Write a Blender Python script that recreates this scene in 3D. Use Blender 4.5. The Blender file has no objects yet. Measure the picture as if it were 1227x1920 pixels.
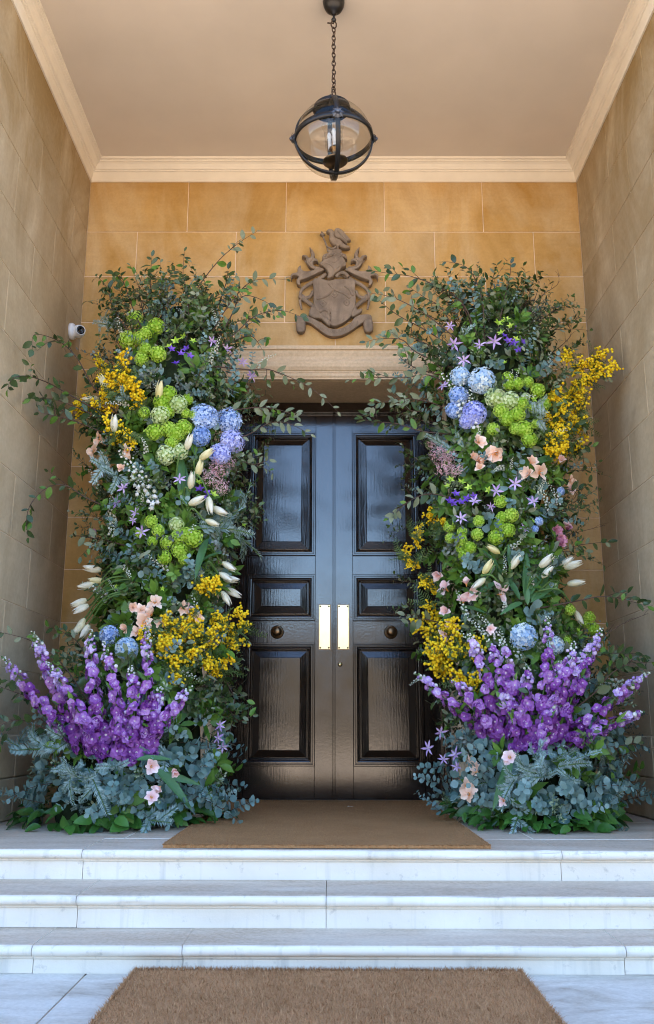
import bpy, bmesh, math, random
from math import sin, cos, pi, radians, sqrt
from mathutils import Vector, Matrix, noise

random.seed(7)
S = bpy.context.scene
COL = S.collection

# ------------------------------------------------------------------ camera
FPX, PITCH, YAW, ROLL = 1726.74, 0.2327, 0.0031, -0.0019      # photograph is 1227 x 1920
CAM = Vector((-0.0326, -6.4, 0.4981))
_r0 = Vector((cos(YAW), sin(YAW), 0)); _fh = Vector((-sin(YAW), cos(YAW), 0))
FWD = _fh * cos(PITCH) + Vector((0, 0, sin(PITCH)))
_u0 = _fh * -sin(PITCH) + Vector((0, 0, cos(PITCH)))
RIGHT = _r0 * cos(ROLL) - _u0 * sin(ROLL)
UP = _r0 * sin(ROLL) + _u0 * cos(ROLL)
cd = bpy.data.cameras.new('camera'); co = bpy.data.objects.new('camera', cd); COL.objects.link(co)
cd.sensor_fit = 'VERTICAL'; cd.sensor_height = 36; cd.sensor_width = 24
cd.lens = FPX / 1920 * 36; cd.clip_start = 0.05; cd.clip_end = 2000
M = Matrix((RIGHT, UP, -FWD)).transposed().to_4x4(); M.translation = CAM
co.matrix_world = M
S.camera = co

# ------------------------------------------------------------------ sky, sun, exposure
SUN_EL, SUN_AZ = radians(52), radians(18)          # sun stands behind the house: the porch lies in shade
W = bpy.data.worlds.new('World'); S.world = W; W.use_nodes = True
nt = W.node_tree; bg = nt.nodes['Background']
sky = nt.nodes.new('ShaderNodeTexSky'); sky.sky_type = 'NISHITA'; sky.sun_disc = False
sky.sun_elevation = SUN_EL; sky.sun_rotation = SUN_AZ; sky.air_density = 1.0; sky.dust_density = .2; sky.ozone_density = 1.7; sky.altitude = 1000
nt.links.new(sky.outputs[0], bg.inputs[0]); bg.inputs[1].default_value = 0.14
sd = bpy.data.lights.new('sun', 'SUN'); sd.energy = 5.0; sd.angle = radians(0.5); sd.color = (1, .92, .79)
so = bpy.data.objects.new('sun', sd); COL.objects.link(so)
_sv = Vector((sin(SUN_AZ) * cos(SUN_EL), cos(SUN_AZ) * cos(SUN_EL), sin(SUN_EL)))
so.rotation_euler = _sv.to_track_quat('Z', 'Y').to_euler(); so.location = (5, 20, 20)
S.view_settings.view_transform = 'Standard'; S.view_settings.look = 'None'
S.view_settings.exposure = 2.82; S.view_settings.gamma = 1.0; S.view_settings.use_curve_mapping = False
S.render.engine = 'CYCLES'
S.cycles.use_denoising = True
S.cycles.max_bounces = 8; S.cycles.diffuse_bounces = 5; S.cycles.glossy_bounces = 4
S.cycles.transmission_bounces = 8; S.cycles.transparent_max_bounces = 8
S.cycles.caustics_reflective = False; S.cycles.caustics_refractive = False
S.cycles.sample_clamp_indirect = 6
S.cycles.filter_width = 1.05

# ------------------------------------------------------------------ helpers
XL, XR, ZC, ZS, RC = -1.904, 1.891, 4.669, 2.978, 0.51       # porch walls, cornice foot, lintel, door recess
ZCEIL = ZC + 0.15

def ray(px, py):
    a, b = px - 613.5, 960 - py
    return (RIGHT * a + UP * b + FWD * FPX)

def at(px, py, Y, lim=1.80):
    """world point seen at a pixel of the photograph, at depth Y; drawn forward where it would run into a side wall"""
    d = ray(px, py)
    for _ in range(40):
        P = CAM + d * ((Y - CAM.y) / d.y)
        if abs(P.x) <= lim or Y < -2.1: break
        Y -= 0.05
    return P

def pix(P):
    d = P - CAM; z = d.dot(FWD)
    return 613.5 + FPX * d.dot(RIGHT) / z, 960 - FPX * d.dot(UP) / z

def px2m(P, r):
    return r * (P - CAM).dot(FWD) / FPX

WM = {}
def link(name, mesh, Mw=None, parent=None, kind=None, label=None, cat=None, group=None):
    o = bpy.data.objects.new(name, mesh); COL.objects.link(o)
    Mw = Mw if Mw is not None else Matrix.Identity(4)
    WM[o.name] = Mw
    if parent is not None:
        o.parent = parent
        o.matrix_basis = WM[parent.name].inverted() @ Mw
    else:
        o.matrix_basis = Mw
    if kind: o['kind'] = kind
    if label: o['label'] = label
    if cat: o['category'] = cat
    if group: o['group'] = group
    return o

def T(*a): return Matrix.Translation(Vector(a[0]) if len(a) == 1 else Vector(a))

def orient(loc, n, scale=1.0, roll=0.0):
    n = Vector(n).normalized()
    q = n.to_track_quat('Z', 'Y').to_matrix().to_4x4()
    return T(loc) @ q @ Matrix.Rotation(roll, 4, 'Z') @ Matrix.Scale(scale, 4)

class MB:
    def __init__(s): s.v = []; s.f = []; s.m = []; s.t = []
    def add(s, vs, fs, M=None, mat=0, tint=.5):
        b = len(s.v)
        s.v += [tuple(M @ Vector(p)) for p in vs] if M is not None else [tuple(p) for p in vs]
        s.t += [tint] * len(vs)
        s.f += [tuple(b + i for i in f) for f in fs]; s.m += [mat] * len(fs)
        return s
    def mesh(s, name, mats, smooth=True):
        me = bpy.data.meshes.new(name); me.from_pydata(s.v, [], s.f)
        for m in mats: me.materials.append(m)
        me.polygons.foreach_set('material_index', s.m)
        me.polygons.foreach_set('use_smooth', [smooth] * len(s.f))
        a = me.attributes.new('tint', 'FLOAT', 'POINT'); a.data.foreach_set('value', s.t)
        me.update(); return me
    def box(s, x0, x1, y0, y1, z0, z1, mat=0, bev=0):
        if bev:
            bm = bmesh.new()
            vs = [bm.verts.new(p) for p in [(x0,y0,z0),(x1,y0,z0),(x1,y1,z0),(x0,y1,z0),(x0,y0,z1),(x1,y0,z1),(x1,y1,z1),(x0,y1,z1)]]
            for f in [(3,2,1,0),(4,5,6,7),(0,1,5,4),(1,2,6,5),(2,3,7,6),(3,0,4,7)]: bm.faces.new([vs[i] for i in f])
            bmesh.ops.bevel(bm, geom=bm.edges[:], offset=bev, segments=1, affect='EDGES')
            bm.verts.index_update()
            s.add([v.co[:] for v in bm.verts], [[v.index for v in f.verts] for f in bm.faces], mat=mat); bm.free(); return s
        return s.add([(x0,y0,z0),(x1,y0,z0),(x1,y1,z0),(x0,y1,z0),(x0,y0,z1),(x1,y0,z1),(x1,y1,z1),(x0,y1,z1)],
              [(3,2,1,0),(4,5,6,7),(0,1,5,4),(1,2,6,5),(2,3,7,6),(3,0,4,7)], mat=mat)
    def tube(s, pts, r, n=6, mat=0, tint=.5, r1=None, flat=1.0):
        pts = [Vector(p) for p in pts]; k = len(pts); vs = []; fs = []
        r1 = r if r1 is None else r1
        ref = Vector((0, 0, 1))
        d0 = (pts[-1] - pts[0])
        if d0.length and abs(d0.normalized().z) > .9: ref = Vector((0, 1, 0))
        for i, p in enumerate(pts):
            d = (pts[min(i+1, k-1)] - pts[max(i-1, 0)]).normalized()
            a = d.cross(ref)
            if a.length < 1e-4: a = d.cross(Vector((1, 0, 0)))
            a.normalize(); b = a.cross(d).normalized()
            rr = r + (r1 - r) * i / max(1, k-1)
            for j in range(n):
                an = 2*pi*j/n
                vs.append(p + a*cos(an)*rr + b*sin(an)*rr*flat)
        for i in range(k-1):
            for j in range(n):
                fs.append((i*n+j, i*n+(j+1) % n, (i+1)*n+(j+1) % n, (i+1)*n+j))
        fs.append(tuple(range(n))[::-1]); fs.append(tuple((k-1)*n+j for j in range(n)))
        return s.add(vs, fs, mat=mat, tint=tint)
    def lathe(s, prof, n=24, M=None, mat=0, tint=.5):
        vs = []; fs = []
        for r, z in prof:
            for j in range(n): vs.append((r*cos(2*pi*j/n), r*sin(2*pi*j/n), z))
        for i in range(len(prof)-1):
            for j in range(n): fs.append((i*n+j, i*n+(j+1) % n, (i+1)*n+(j+1) % n, (i+1)*n+j))
        return s.add(vs, fs, M=M, mat=mat, tint=tint)

# ------------------------------------------------------------------ materials
class NT:
    def __init__(s, name):
        s.mat = bpy.data.materials.new(name); s.mat.use_nodes = True; s.t = s.mat.node_tree
        s.p = s.t.nodes['Principled BSDF']; s.out = s.t.nodes['Material Output']
    def n(s, typ, **kw):
        x = s.t.nodes.new('ShaderNode' + typ)
        for k, v in kw.items():
            if k.startswith('i_'):
                key = k[2:]; x.inputs[int(key) if key.isdigit() else key].default_value = v
            else: setattr(x, k, v)
        return x
    def l(s, a, b): s.t.links.new(a, b)
    def ramp(s, fac, stops):
        r = s.n('ValToRGB'); e = r.color_ramp.elements
        while len(e) < len(stops): e.new(.5)
        for i, (p, c) in enumerate(stops): e[i].position = p; e[i].color = (*c, 1)
        s.l(fac, r.inputs[0]); return r.outputs[0]
    def mix(s, fac, a, b, mode='MIX'):
        m = s.n('Mix', data_type='RGBA', blend_type=mode)
        for sock, v in ((m.inputs[0], fac), (m.inputs[6], a), (m.inputs[7], b)):
            if isinstance(v, (int, float)): sock.default_value = v
            elif isinstance(v, tuple): sock.default_value = (*v, 1)
            else: s.l(v, sock)
        return m.outputs[2]
    def math(s, op, a, b=0.0):
        m = s.n('Math', operation=op)
        for i, v in enumerate((a, b)):
            if isinstance(v, (int, float)): m.inputs[i].default_value = v
            else: s.l(v, m.inputs[i])
        return m.outputs[0]
    def noise(s, vec, scale, detail=4, rough=.55, dist=0):
        x = s.n('TexNoise'); x.inputs['Scale'].default_value = scale; x.inputs['Detail'].default_value = detail
        x.inputs['Roughness'].default_value = rough; x.inputs['Distortion'].default_value = dist
        if vec is not None: s.l(vec, x.inputs['Vector'])
        return x.outputs[0]
    def mapping(s, vec, scale=(1, 1, 1), loc=None):
        x = s.n('Mapping'); s.l(vec, x.inputs[0]); x.inputs['Scale'].default_value = scale
        if loc is not None: s.l(loc, x.inputs['Location'])
        return x.outputs[0]
    def bump(s, h, strength=.3, dist=.01):
        b = s.n('Bump'); b.inputs['Strength'].default_value = strength; b.inputs['Distance'].default_value = dist
        s.l(h, b.inputs['Height']); s.l(b.outputs[0], s.p.inputs['Normal'])
    def set(s, **kw):
        for k, v in kw.items():
            k = k.replace('_', ' ')
            if isinstance(v, tuple) and len(v) == 3: v = (*v, 1)
            s.p.inputs[k].default_value = v
        return s

def stone_mat(name, c_lo, c_hi, stain, stain_amt=.5, scale=1.0, rough=.85, bump=.25, tintvar=.12, streak=(1.2, 1.2, .35), shift=37.0, grainy=.75, high=None):
    t = NT(name)
    geo = t.n('NewGeometry'); pos = geo.outputs['Position']
    oi = t.n('ObjectInfo'); rnd = oi.outputs['Random']
    cmb = t.n('CombineXYZ'); t.l(t.math('MULTIPLY', rnd, shift), cmb.inputs[0]); t.l(t.math('MULTIPLY', rnd, shift*.3), cmb.inputs[2])
    v = t.mapping(pos, loc=cmb.outputs[0])
    a = t.noise(v, 1.6*scale, 5, .6, .6)
    fine = t.noise(pos, 38*scale, 4, .65)
    grain = t.noise(pos, 190, 2, .6)
    st = t.noise(t.mapping(pos, streak), 1.3*scale, 6, .62, .8)
    col = t.ramp(a, [(.30, c_lo), (.72, c_hi)])
    fac = t.math('MULTIPLY', t.n('MapRange', i_1=.45, i_2=.72).outputs[0], stain_amt)
    mr = fac.node.inputs[0].links[0].from_node; t.l(st, mr.inputs[0])
    col = t.mix(fac, col, stain)
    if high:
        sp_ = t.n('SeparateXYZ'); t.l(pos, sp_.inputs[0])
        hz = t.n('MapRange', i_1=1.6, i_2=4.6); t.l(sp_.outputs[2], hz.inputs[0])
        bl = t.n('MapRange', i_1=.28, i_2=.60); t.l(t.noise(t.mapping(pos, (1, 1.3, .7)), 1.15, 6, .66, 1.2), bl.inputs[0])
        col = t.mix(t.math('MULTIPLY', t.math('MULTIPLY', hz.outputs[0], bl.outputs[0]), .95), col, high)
    g = t.ramp(fine, [(.25, (.78, .76, .73)), (.7, (1.10, 1.10, 1.10))])
    col = t.mix(grainy, col, g, 'MULTIPLY')
    vr = t.math('ADD', t.math('MULTIPLY', rnd, tintvar*2), 1-tintvar)
    cc = t.n('CombineXYZ'); [t.l(vr, cc.inputs[i]) for i in range(3)]
    col = t.mix(1.0, col, cc.outputs[0], 'MULTIPLY')
    bed = t.noise(t.mapping(v, (1.5, 1.5, 16)), 1.2, 5, .6, .4)
    col = t.mix(.45*grainy, col, t.ramp(bed, [(.3, (.80, .76, .70)), (.7, (1.12, 1.12, 1.10))]), 'MULTIPLY')
    pit = t.n('MapRange', i_1=.66, i_2=.80); t.l(t.noise(pos, 26, 3, .7), pit.inputs[0])
    col = t.mix(t.math('MULTIPLY', pit.outputs[0], .28), col, stain)
    t.l(col, t.p.inputs['Base Color'])
    t.set(Roughness=rough); t.p.inputs['Specular IOR Level'].default_value = .25
    h = t.math('ADD', t.math('MULTIPLY', fine, .6), t.math('MULTIPLY', grain, .4))
    t.bump(h, bump, .006)
    return t.mat

def plain(name, col, rough=.5, metal=0.0, spec=.5, var=.12, vscale=30, bump=0.0, bscale=80, coat=0.0):
    t = NT(name)
    geo = t.n('NewGeometry')
    nz = t.noise(geo.outputs['Position'], vscale, 4)
    lo = tuple(c*(1-var) for c in col); hi = tuple(min(1, c*(1+var)) for c in col)
    t.l(t.ramp(nz, [(.3, lo), (.7, hi)]), t.p.inputs['Base Color'])
    t.set(Roughness=rough, Metallic=metal); t.p.inputs['Specular IOR Level'].default_value = spec
    t.p.inputs['Coat Weight'].default_value = coat
    if bump: t.bump(t.noise(geo.outputs['Position'], bscale, 4), bump, .004)
    return t.mat

def plant(name, c1, c2, rough=.5, transl=.25, spec=.35, ovar=.25):
    """petal / leaf: colour runs c1..c2 from leaf to leaf and plant to plant, a share of the light passes through"""
    t = NT(name)
    at_ = t.n('Attribute', attribute_name='tint'); oi = t.n('ObjectInfo'); geo = t.n('NewGeometry')
    nz = t.noise(geo.outputs['Position'], 45, 3)
    f = t.math('ADD', at_.outputs['Fac'], t.math('MULTIPLY', t.math('SUBTRACT', oi.outputs['Random'], .5), ovar*2))
    f = t.math('ADD', f, t.math('MULTIPLY', t.math('SUBTRACT', nz, .5), .6))
    col = t.ramp(f, [(0, c1), (1, c2)])
    t.l(col, t.p.inputs['Base Color']); t.set(Roughness=rough); t.p.inputs['Specular IOR Level'].default_value = spec
    if transl:
        tr = t.n('BsdfTranslucent'); t.l(col, tr.inputs[0])
        mx = t.n('MixShader'); mx.inputs[0].default_value = transl
        t.l(t.p.outputs[0], mx.inputs[1]); t.l(tr.outputs[0], mx.inputs[2]); t.l(mx.outputs[0], t.out.inputs[0])
    return t.mat

MT = {}
MT['gold'] = stone_mat('golden_sandstone', (.37, .205, .055), (.54, .33, .12), (.60, .46, .28), .62, 1.3, tintvar=.09, grainy=.42, bump=.18)
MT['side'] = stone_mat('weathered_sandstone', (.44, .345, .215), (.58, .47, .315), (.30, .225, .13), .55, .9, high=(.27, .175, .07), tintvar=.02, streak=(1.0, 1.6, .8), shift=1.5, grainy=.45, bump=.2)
MT['trim'] = stone_mat('door_surround_stone', (.58, .44, .29), (.65, .50, .335), (.50, .37, .23), .35, 1.2, bump=.12, tintvar=.03, streak=(.5, 2, 3))
MT['mortar'] = plain('lime_mortar', (.72, .56, .40), .9, var=.1)
MT['mortar_side'] = plain('dull_mortar', (.56, .45, .31), .9, var=.12)
MT['facade'] = stone_mat('facade_stone', (.34, .22, .11), (.42, .28, .14), (.25, .17, .09), .4)
MT['ceil'] = plain('painted_plaster', (.65, .575, .495), .8, var=.04, vscale=2.2, bump=.16, bscale=25)
MT['cornice'] = plain('cream_paint', (.73, .66, .555), .6, var=.05, vscale=6, bump=.05)
MT['crest'] = stone_mat('carved_brownstone', (.20, .145, .100), (.31, .232, .165), (.13, .100, .078), .75, 7.0, bump=.35, tintvar=.04)

def door_mat():
    t = NT('dark_varnished_oak')
    tc = t.n('TexCoord'); geo = t.n('NewGeometry'); pos = geo.outputs['Position']
    v = t.mapping(tc.outputs['Object'], (9, 9, 1.6))
    warp = t.noise(v, 1.1, 3, .5)
    w = t.n('TexWave', wave_type='BANDS', bands_direction='X'); w.inputs['Scale'].default_value = 1.6
    w.inputs['Distortion'].default_value = 9.0; w.inputs['Detail'].default_value = 3; w.inputs['Detail Scale'].default_value = 1.2
    t.l(v, w.inputs['Vector'])
    fine = t.noise(t.mapping(pos, (60, 60, 5)), 2.0, 4, .6)
    spots = t.noise(pos, 55, 3, .6)
    h = t.math('ADD', t.math('MULTIPLY', w.outputs[0], .12), t.math('ADD', t.math('MULTIPLY', fine, .55), t.math('MULTIPLY', spots, .45)))
    t.l(t.ramp(fine, [(.3, (.007, .0040, .0030)), (.75, (.022, .0115, .0075))]), t.p.inputs['Base Color'])
    t.l(t.ramp(t.noise(pos, 7, 4), [(.3, (.10, .10, .10)), (.75, (.19, .19, .19))]), t.p.inputs['Roughness'])
    t.p.inputs['Specular IOR Level'].default_value = .7
    t.p.inputs['Coat Weight'].default_value = .5; t.p.inputs['Coat Roughness'].default_value = .06
    t.bump(h, .15, .004)
    t.l(t.p.inputs['Normal'].links[0].from_socket, t.p.inputs['Coat Normal'])
    return t.mat
MT['door'] = door_mat()

def brass_mat(name, col, rough):
    t = NT(name); geo = t.n('NewGeometry')
    nz = t.noise(geo.outputs['Position'], 18, 4)
    t.l(t.ramp(nz, [(.3, tuple(c*.86 for c in col)), (.7, col)]), t.p.inputs['Base Color'])
    t.set(Metallic=1.0, Roughness=rough); return t.mat
MT['brass'] = brass_mat('polished_brass', (.88, .68, .36), .20)
MT['brass_old'] = brass_mat('tarnished_brass', (.22, .14, .075), .34)
MT['iron'] = plain('black_iron', (.014, .013, .013), .38, .4, .5, var=.2, bump=.1)
MT['rosette'] = plain('worn_iron', (.085, .088, .10), .42, .7, .5, var=.3)
MT['chain'] = plain('rusty_chain_iron', (.055, .032, .018), .6, .5, .5, var=.4)
MT['white_plastic'] = plain('white_plastic', (.72, .73, .74), .35, var=.02)
MT['lens'] = plain('black_lens', (.004, .004, .005), .08)
t = NT('lamp_glass')                                   # thin blown glass: clear, with a reflection that grows towards the rim
tr = t.n('BsdfTransparent'); tr.inputs[0].default_value = (.90, .89, .86, 1); gl = t.n('BsdfGlossy'); gl.inputs['Roughness'].default_value = .03
fr = t.n('LayerWeight'); fr.inputs['Blend'].default_value = .5; mx = t.n('MixShader'); t.l(t.math('ADD', t.math('MULTIPLY', t.math('POWER', fr.outputs['Facing'], 5.0), .55), .035), mx.inputs[0]); t.l(tr.outputs[0], mx.inputs[1]); t.l(gl.outputs[0], mx.inputs[2]); t.l(mx.outputs[0], t.out.inputs[0]); MT['glass'] = t.mat

def step_mat():
    t = NT('pale_limestone')
    geo = t.n('NewGeometry'); pos = geo.outputs['Position']; oi = t.n('ObjectInfo')
    a = t.noise(pos, 2.2, 5, .6, .4)
    fine = t.noise(pos, 60, 4, .65)
    col = t.ramp(a, [(.3, (.71, .635, .52)), (.7, (.84, .765, .65))])
    sep = t.n('SeparateXYZ'); t.l(geo.outputs['True Normal'], sep.inputs[0])
    up = t.n('MapRange', i_1=.80, i_2=.99); t.l(sep.outputs[2], up.inputs[0])
    dirtn = t.noise(t.mapping(pos, (1.0, 4.0, 1)), 1.5, 6, .65, .5)
    dirt = t.n('MapRange', i_1=.28, i_2=.62); t.l(dirtn, dirt.inputs[0])
    f = t.math('MULTIPLY', up.outputs[0], t.math('ADD', t.math('MULTIPLY', dirt.outputs[0], .50), .46))
    col = t.mix(f, col, t.ramp(fine, [(.3, (.38, .275, .18)), (.7, (.58, .45, .33))]))
    spot = t.noise(pos, 23, 3, .7); sp = t.n('MapRange', i_1=.60, i_2=.74); t.l(spot, sp.inputs[0])
    col = t.mix(t.math('MULTIPLY', sp.outputs[0], .35), col, (.25, .22, .20))
    drip = t.noise(t.mapping(pos, (14, 14, .8)), 1.2, 4, .6); dr = t.n('MapRange', i_1=.56, i_2=.75); t.l(drip, dr.inputs[0])
    side = t.math('SUBTRACT', 1.0, up.outputs[0])
    col = t.mix(t.math('MULTIPLY', t.math('MULTIPLY', dr.outputs[0], side), .40), col, (.36, .345, .31))
    t.l(col, t.p.inputs['Base Color']); t.set(Roughness=.6); t.p.inputs['Specular IOR Level'].default_value = .35
    t.bump(t.math('ADD', fine, t.math('MULTIPLY', a, .6)), .22, .004)
    return t.mat
MT['step'] = step_mat()

def paving_mat():
    t = NT('worn_paving')
    pos = t.n('NewGeometry').outputs['Position']; oi = t.n('ObjectInfo')
    a = t.noise(t.mapping(pos, (1, 2.2, 1)), 2.4, 7, .68, .7); fine = t.noise(pos, 70, 4, .7)
    col = t.ramp(a, [(.34, (.36, .30, .235)), (.46, (.53, .475, .395)), (.62, (.66, .615, .54))])
    col = t.mix(.6, col, t.ramp(fine, [(.3, (.78, .77, .75)), (.7, (1.08, 1.08, 1.08))]), 'MULTIPLY')
    t.l(col, t.p.inputs['Base Color']); t.set(Roughness=.65); t.bump(t.math('ADD', a, fine), .25, .004)
    return t.mat
MT['paving'] = paving_mat()

def coir_mat(name, lo, hi):
    t = NT(name); pos = t.n('NewGeometry').outputs['Position']
    at_ = t.n('Attribute', attribute_name='tint')
    big = t.noise(pos, 3.5, 4, .6); fine = t.noise(pos, 160, 3, .7)
    f = t.math('ADD', t.math('MULTIPLY', fine, .6), t.math('MULTIPLY', big, .25)); f = t.math('ADD', f, t.math('MULTIPLY', at_.outputs['Fac'], .3))
    t.l(t.ramp(f, [(.35, lo), (.8, hi)]), t.p.inputs['Base Color']); t.set(Roughness=.95); t.p.inputs['Specular IOR Level'].default_value = .1
    t.bump(fine, .6, .01); return t.mat
MT['coir'] = coir_mat('coir_door_mat', (.23, .108, .042), (.48, .255, .11))
MT['coir2'] = coir_mat('coir_lower_mat', (.29, .140, .060), (.60, .325, .155))

def ground_mat(name, stops, sc):
    t = NT(name); pos = t.n('NewGeometry').outputs['Position']
    t.l(t.ramp(t.noise(pos, sc, 6, .65), stops), t.p.inputs['Base Color']); t.set(Roughness=.95); return t.mat
MT['gravel'] = ground_mat('forecourt_gravel', [(.3, (.40, .30, .205)), (.7, (.52, .40, .285))], 6)
MT['hill'] = ground_mat('reflected_hill', [(.3, (.055, .042, .024)), (.7, (.13, .095, .058))], .25)  # hill out of view, added as the brown backdrop the doors reflect

# plants
G = {}
G['dark'] = plant('dark_leaf', (.018, .042, .010), (.085, .135, .036), .36, .18, .5)
G['pale'] = plant('pale_underside_leaf', (.15, .185, .10), (.27, .30, .19), .55, .25)
G['mid'] = plant('green_leaf', (.045, .120, .012), (.150, .285, .042), .42, .25)
G['salal'] = plant('salal_leaf', (.018, .080, .012), (.090, .235, .036), .36, .25, .5)
G['euc'] = plant('eucalyptus_leaf', (.092, .180, .160), (.240, .350, .320), .6, .15)
G['eucd'] = plant('dusky_eucalyptus_leaf', (.085, .120, .100), (.185, .215, .19), .55, .15)
G['silver'] = plant('silver_needle', (.135, .225, .205), (.32, .42, .39), .6, .12)
G['varieg'] = plant('variegated_leaf', (.10, .165, .07), (.40, .47, .31), .5, .22)
G['stem'] = plant('woody_stem', (.050, .028, .020), (.095, .055, .036), .7, 0)
G['gstem'] = plant('green_stem', (.06, .13, .03), (.13, .23, .06), .5, .1)
G['tleaf'] = plant('tulip_leaf', (.045, .130, .045), (.110, .235, .085), .42, .25)
G['snow'] = plant('lime_snowball_petal', (.27, .47, .02), (.56, .74, .12), .55, .25)
G['snowp'] = plant('pale_snowball_petal', (.40, .53, .16), (.70, .78, .46), .55, .25)
G['hblue'] = plant('blue_hydrangea_petal', (.17, .30, .62), (.56, .68, .86), .55, .25)
G['hlil'] = plant('lilac_hydrangea_petal', (.26, .30, .70), (.60, .62, .88), .55, .25)
G['hpale'] = plant('pale_hydrangea_petal', (.34, .52, .74), (.80, .84, .74), .55, .25)
G['del0'] = plant('deep_purple_petal', (.135, .014, .20), (.41, .14, .48), .5, .3)
G['del1'] = plant('purple_petal', (.26, .060, .36), (.62, .36, .68), .5, .3)
G['del2'] = plant('lilac_petal', (.42, .24, .58), (.78, .66, .83), .5, .3)
G['eye'] = plant('cream_eye', (.62, .56, .50), (.80, .76, .70), .6, .2)
G['bud'] = plant('white_bud', (.58, .64, .48), (.84, .84, .80), .5, .3)
G['tulip'] = plant('cream_tulip_petal', (.70, .66, .40), (.88, .86, .74), .42, .3)
G['tulipy'] = plant('yellow_tulip_petal', (.72, .64, .24), (.86, .80, .50), .42, .3)
G['peach'] = plant('peach_petal', (.84, .44, .25), (.97, .78, .64), .48, .3)
G['pinkp'] = plant('blush_petal', (.84, .42, .38), (.97, .80, .76), .48, .3)
G['throat'] = plant('orange_throat', (.70, .25, .05), (.85, .45, .12), .5, .2)
G['mim'] = plant('mimosa_bloom', (.86, .56, .006), (1.0, .80, .03), .7, .3)
G['mleaf'] = plant('mimosa_frond', (.045, .085, .018), (.115, .170, .045), .55, .25)
G['clem'] = plant('mauve_star_petal', (.40, .24, .52), (.68, .52, .76), .5, .3)
G['viol'] = plant('violet_bell_petal', (.11, .035, .42), (.27, .12, .62), .5, .3)
G['pink'] = plant('dusty_pink_floret', (.52, .28, .32), (.82, .60, .60), .6, .25)
G['peony'] = plant('pink_peony_petal', (.66, .26, .42), (.86, .54, .66), .5, .3)
G['core_fill'] = plain('shade_core', (.020, .030, .014), .95, var=.5, vscale=18, spec=.1, bump=.8, bscale=60)  # dark tone of the added light-blocking core

# ------------------------------------------------------------------ ground and forecourt
ZG = -0.347
m = MB(); nx, ny = 24, 40
for i in range(ny+1):
    for j in range(nx+1):
        x = -300 + 600*j/nx; y = 60 - 360*(i/ny)
        d = max(0, -y-42); z = ZG - .02 + 15*(1-math.exp(-(d/38)**2)) * (1 + .25*noise.noise(Vector((x*.02, y*.02, 3))))
        m.v.append((x, y, z)); m.t.append(.5)
for i in range(ny):
    for j in range(nx):
        a = i*(nx+1)+j; m.f.append((a, a+1, a+nx+2, a+nx+1)[::-1])
        m.m.append(1 if (60 - 360*(i+.5)/ny) < -40 else 0)
link('ground', m.mesh('ground', [MT['gravel'], MT['hill']]), kind='structure')

pav = link('paving', MB().box(-3.6, 3.6, -8.4, -2.78, ZG-.012, ZG-.006).mesh('paving', [MT['mortar']]), kind='structure')
ys = [-2.80, -3.55, -4.45, -5.3, -6.2, -7.2, -8.3]
for r in range(len(ys)-1):
    xs = [-3.5, -1.9, -.35, 1.25, 2.6, 3.5] if r % 2 else [-3.5, -2.4, -.9, .55, 1.95, 3.5]
    for k in range(len(xs)-1):
        cx, cy = (xs[k]+xs[k+1])/2, (ys[r]+ys[r+1])/2; hx, hy = (xs[k+1]-xs[k])/2-.003, abs(ys[r+1]-ys[r])/2-.003
        link('paving_slab', MB().box(-hx, hx, -hy, hy, -.03, 0, bev=.003).mesh('paving_slab', [MT['paving']], False), T(cx, cy, ZG), pav)

# ------------------------------------------------------------------ house: porch walls, ceiling, cornice, doorway
house = link('porch_house', None, T(0, 0, 0), label='golden sandstone house front with a deep porch around tall black double doors', cat='building')

_cache = {}
def block_mesh(lx, lz, dep, mat, bev=.0025):
    k = (round(lx, 4), round(lz, 4), dep, mat.name)
    if k not in _cache: _cache[k] = MB().box(-lx/2, lx/2, 0, dep, -lz/2, lz/2, bev=bev).mesh('stone_block', [mat], False)
    return _cache[k]

COURSES = [ZC+.16, 4.23] + [4.23 - .376*i for i in range(1, 12)] + [0.0]
J = .0052
OW = .835                                     # half width of the doorway in the wall
AW = .245                                     # width of the moulded surround
LTOP = ZS + AW + .038
wall = link('back_wall', MB().box(XL, -OW-.05, .0025, .6, 0, ZC+.2).box(OW+.05, XR, .0025, .6, 0, ZC+.2).box(-OW-.05, OW+.05, .0025, .6, ZS+.05, ZC+.2).mesh('back_wall', [MT['mortar']], False), None, house)
for c in range(len(COURSES)-1):
    z1, z0 = COURSES[c], COURSES[c+1]
    if z1 - z0 < .05: continue
    off = .0065 + (.3805 if c % 2 == 0 else 0)
    js = [XL] + [off + .761*k for k in range(-4, 5) if XL+.04 < off + .761*k < XR-.04] + [XR]
    for k in range(len(js)-1):
        spans = [(js[k], js[k+1])]
        spans = [(a, b, z0) for a, b in spans]
        if z0 < LTOP:                         # cut by the doorway
            e = OW + AW - .03
            spans = [(a, b, z0) for a, b in ((js[k], min(js[k+1], -e)), (max(js[k], e), js[k+1])) if b - a > .03]
            a, b = max(js[k], -e), min(js[k+1], e)
            if z1 > LTOP + .05 and b - a > .03: spans.append((a, b, LTOP - .03))
        for a, b, zz in spans:
            lx, lz = b-a-J, z1-zz-J
            dy = random.uniform(0, .0012)
            link('stone_block', block_mesh(lx, lz, .06, MT['gold']), T((a+b)/2, -.001-dy, (zz+z1)/2), wall)

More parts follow.
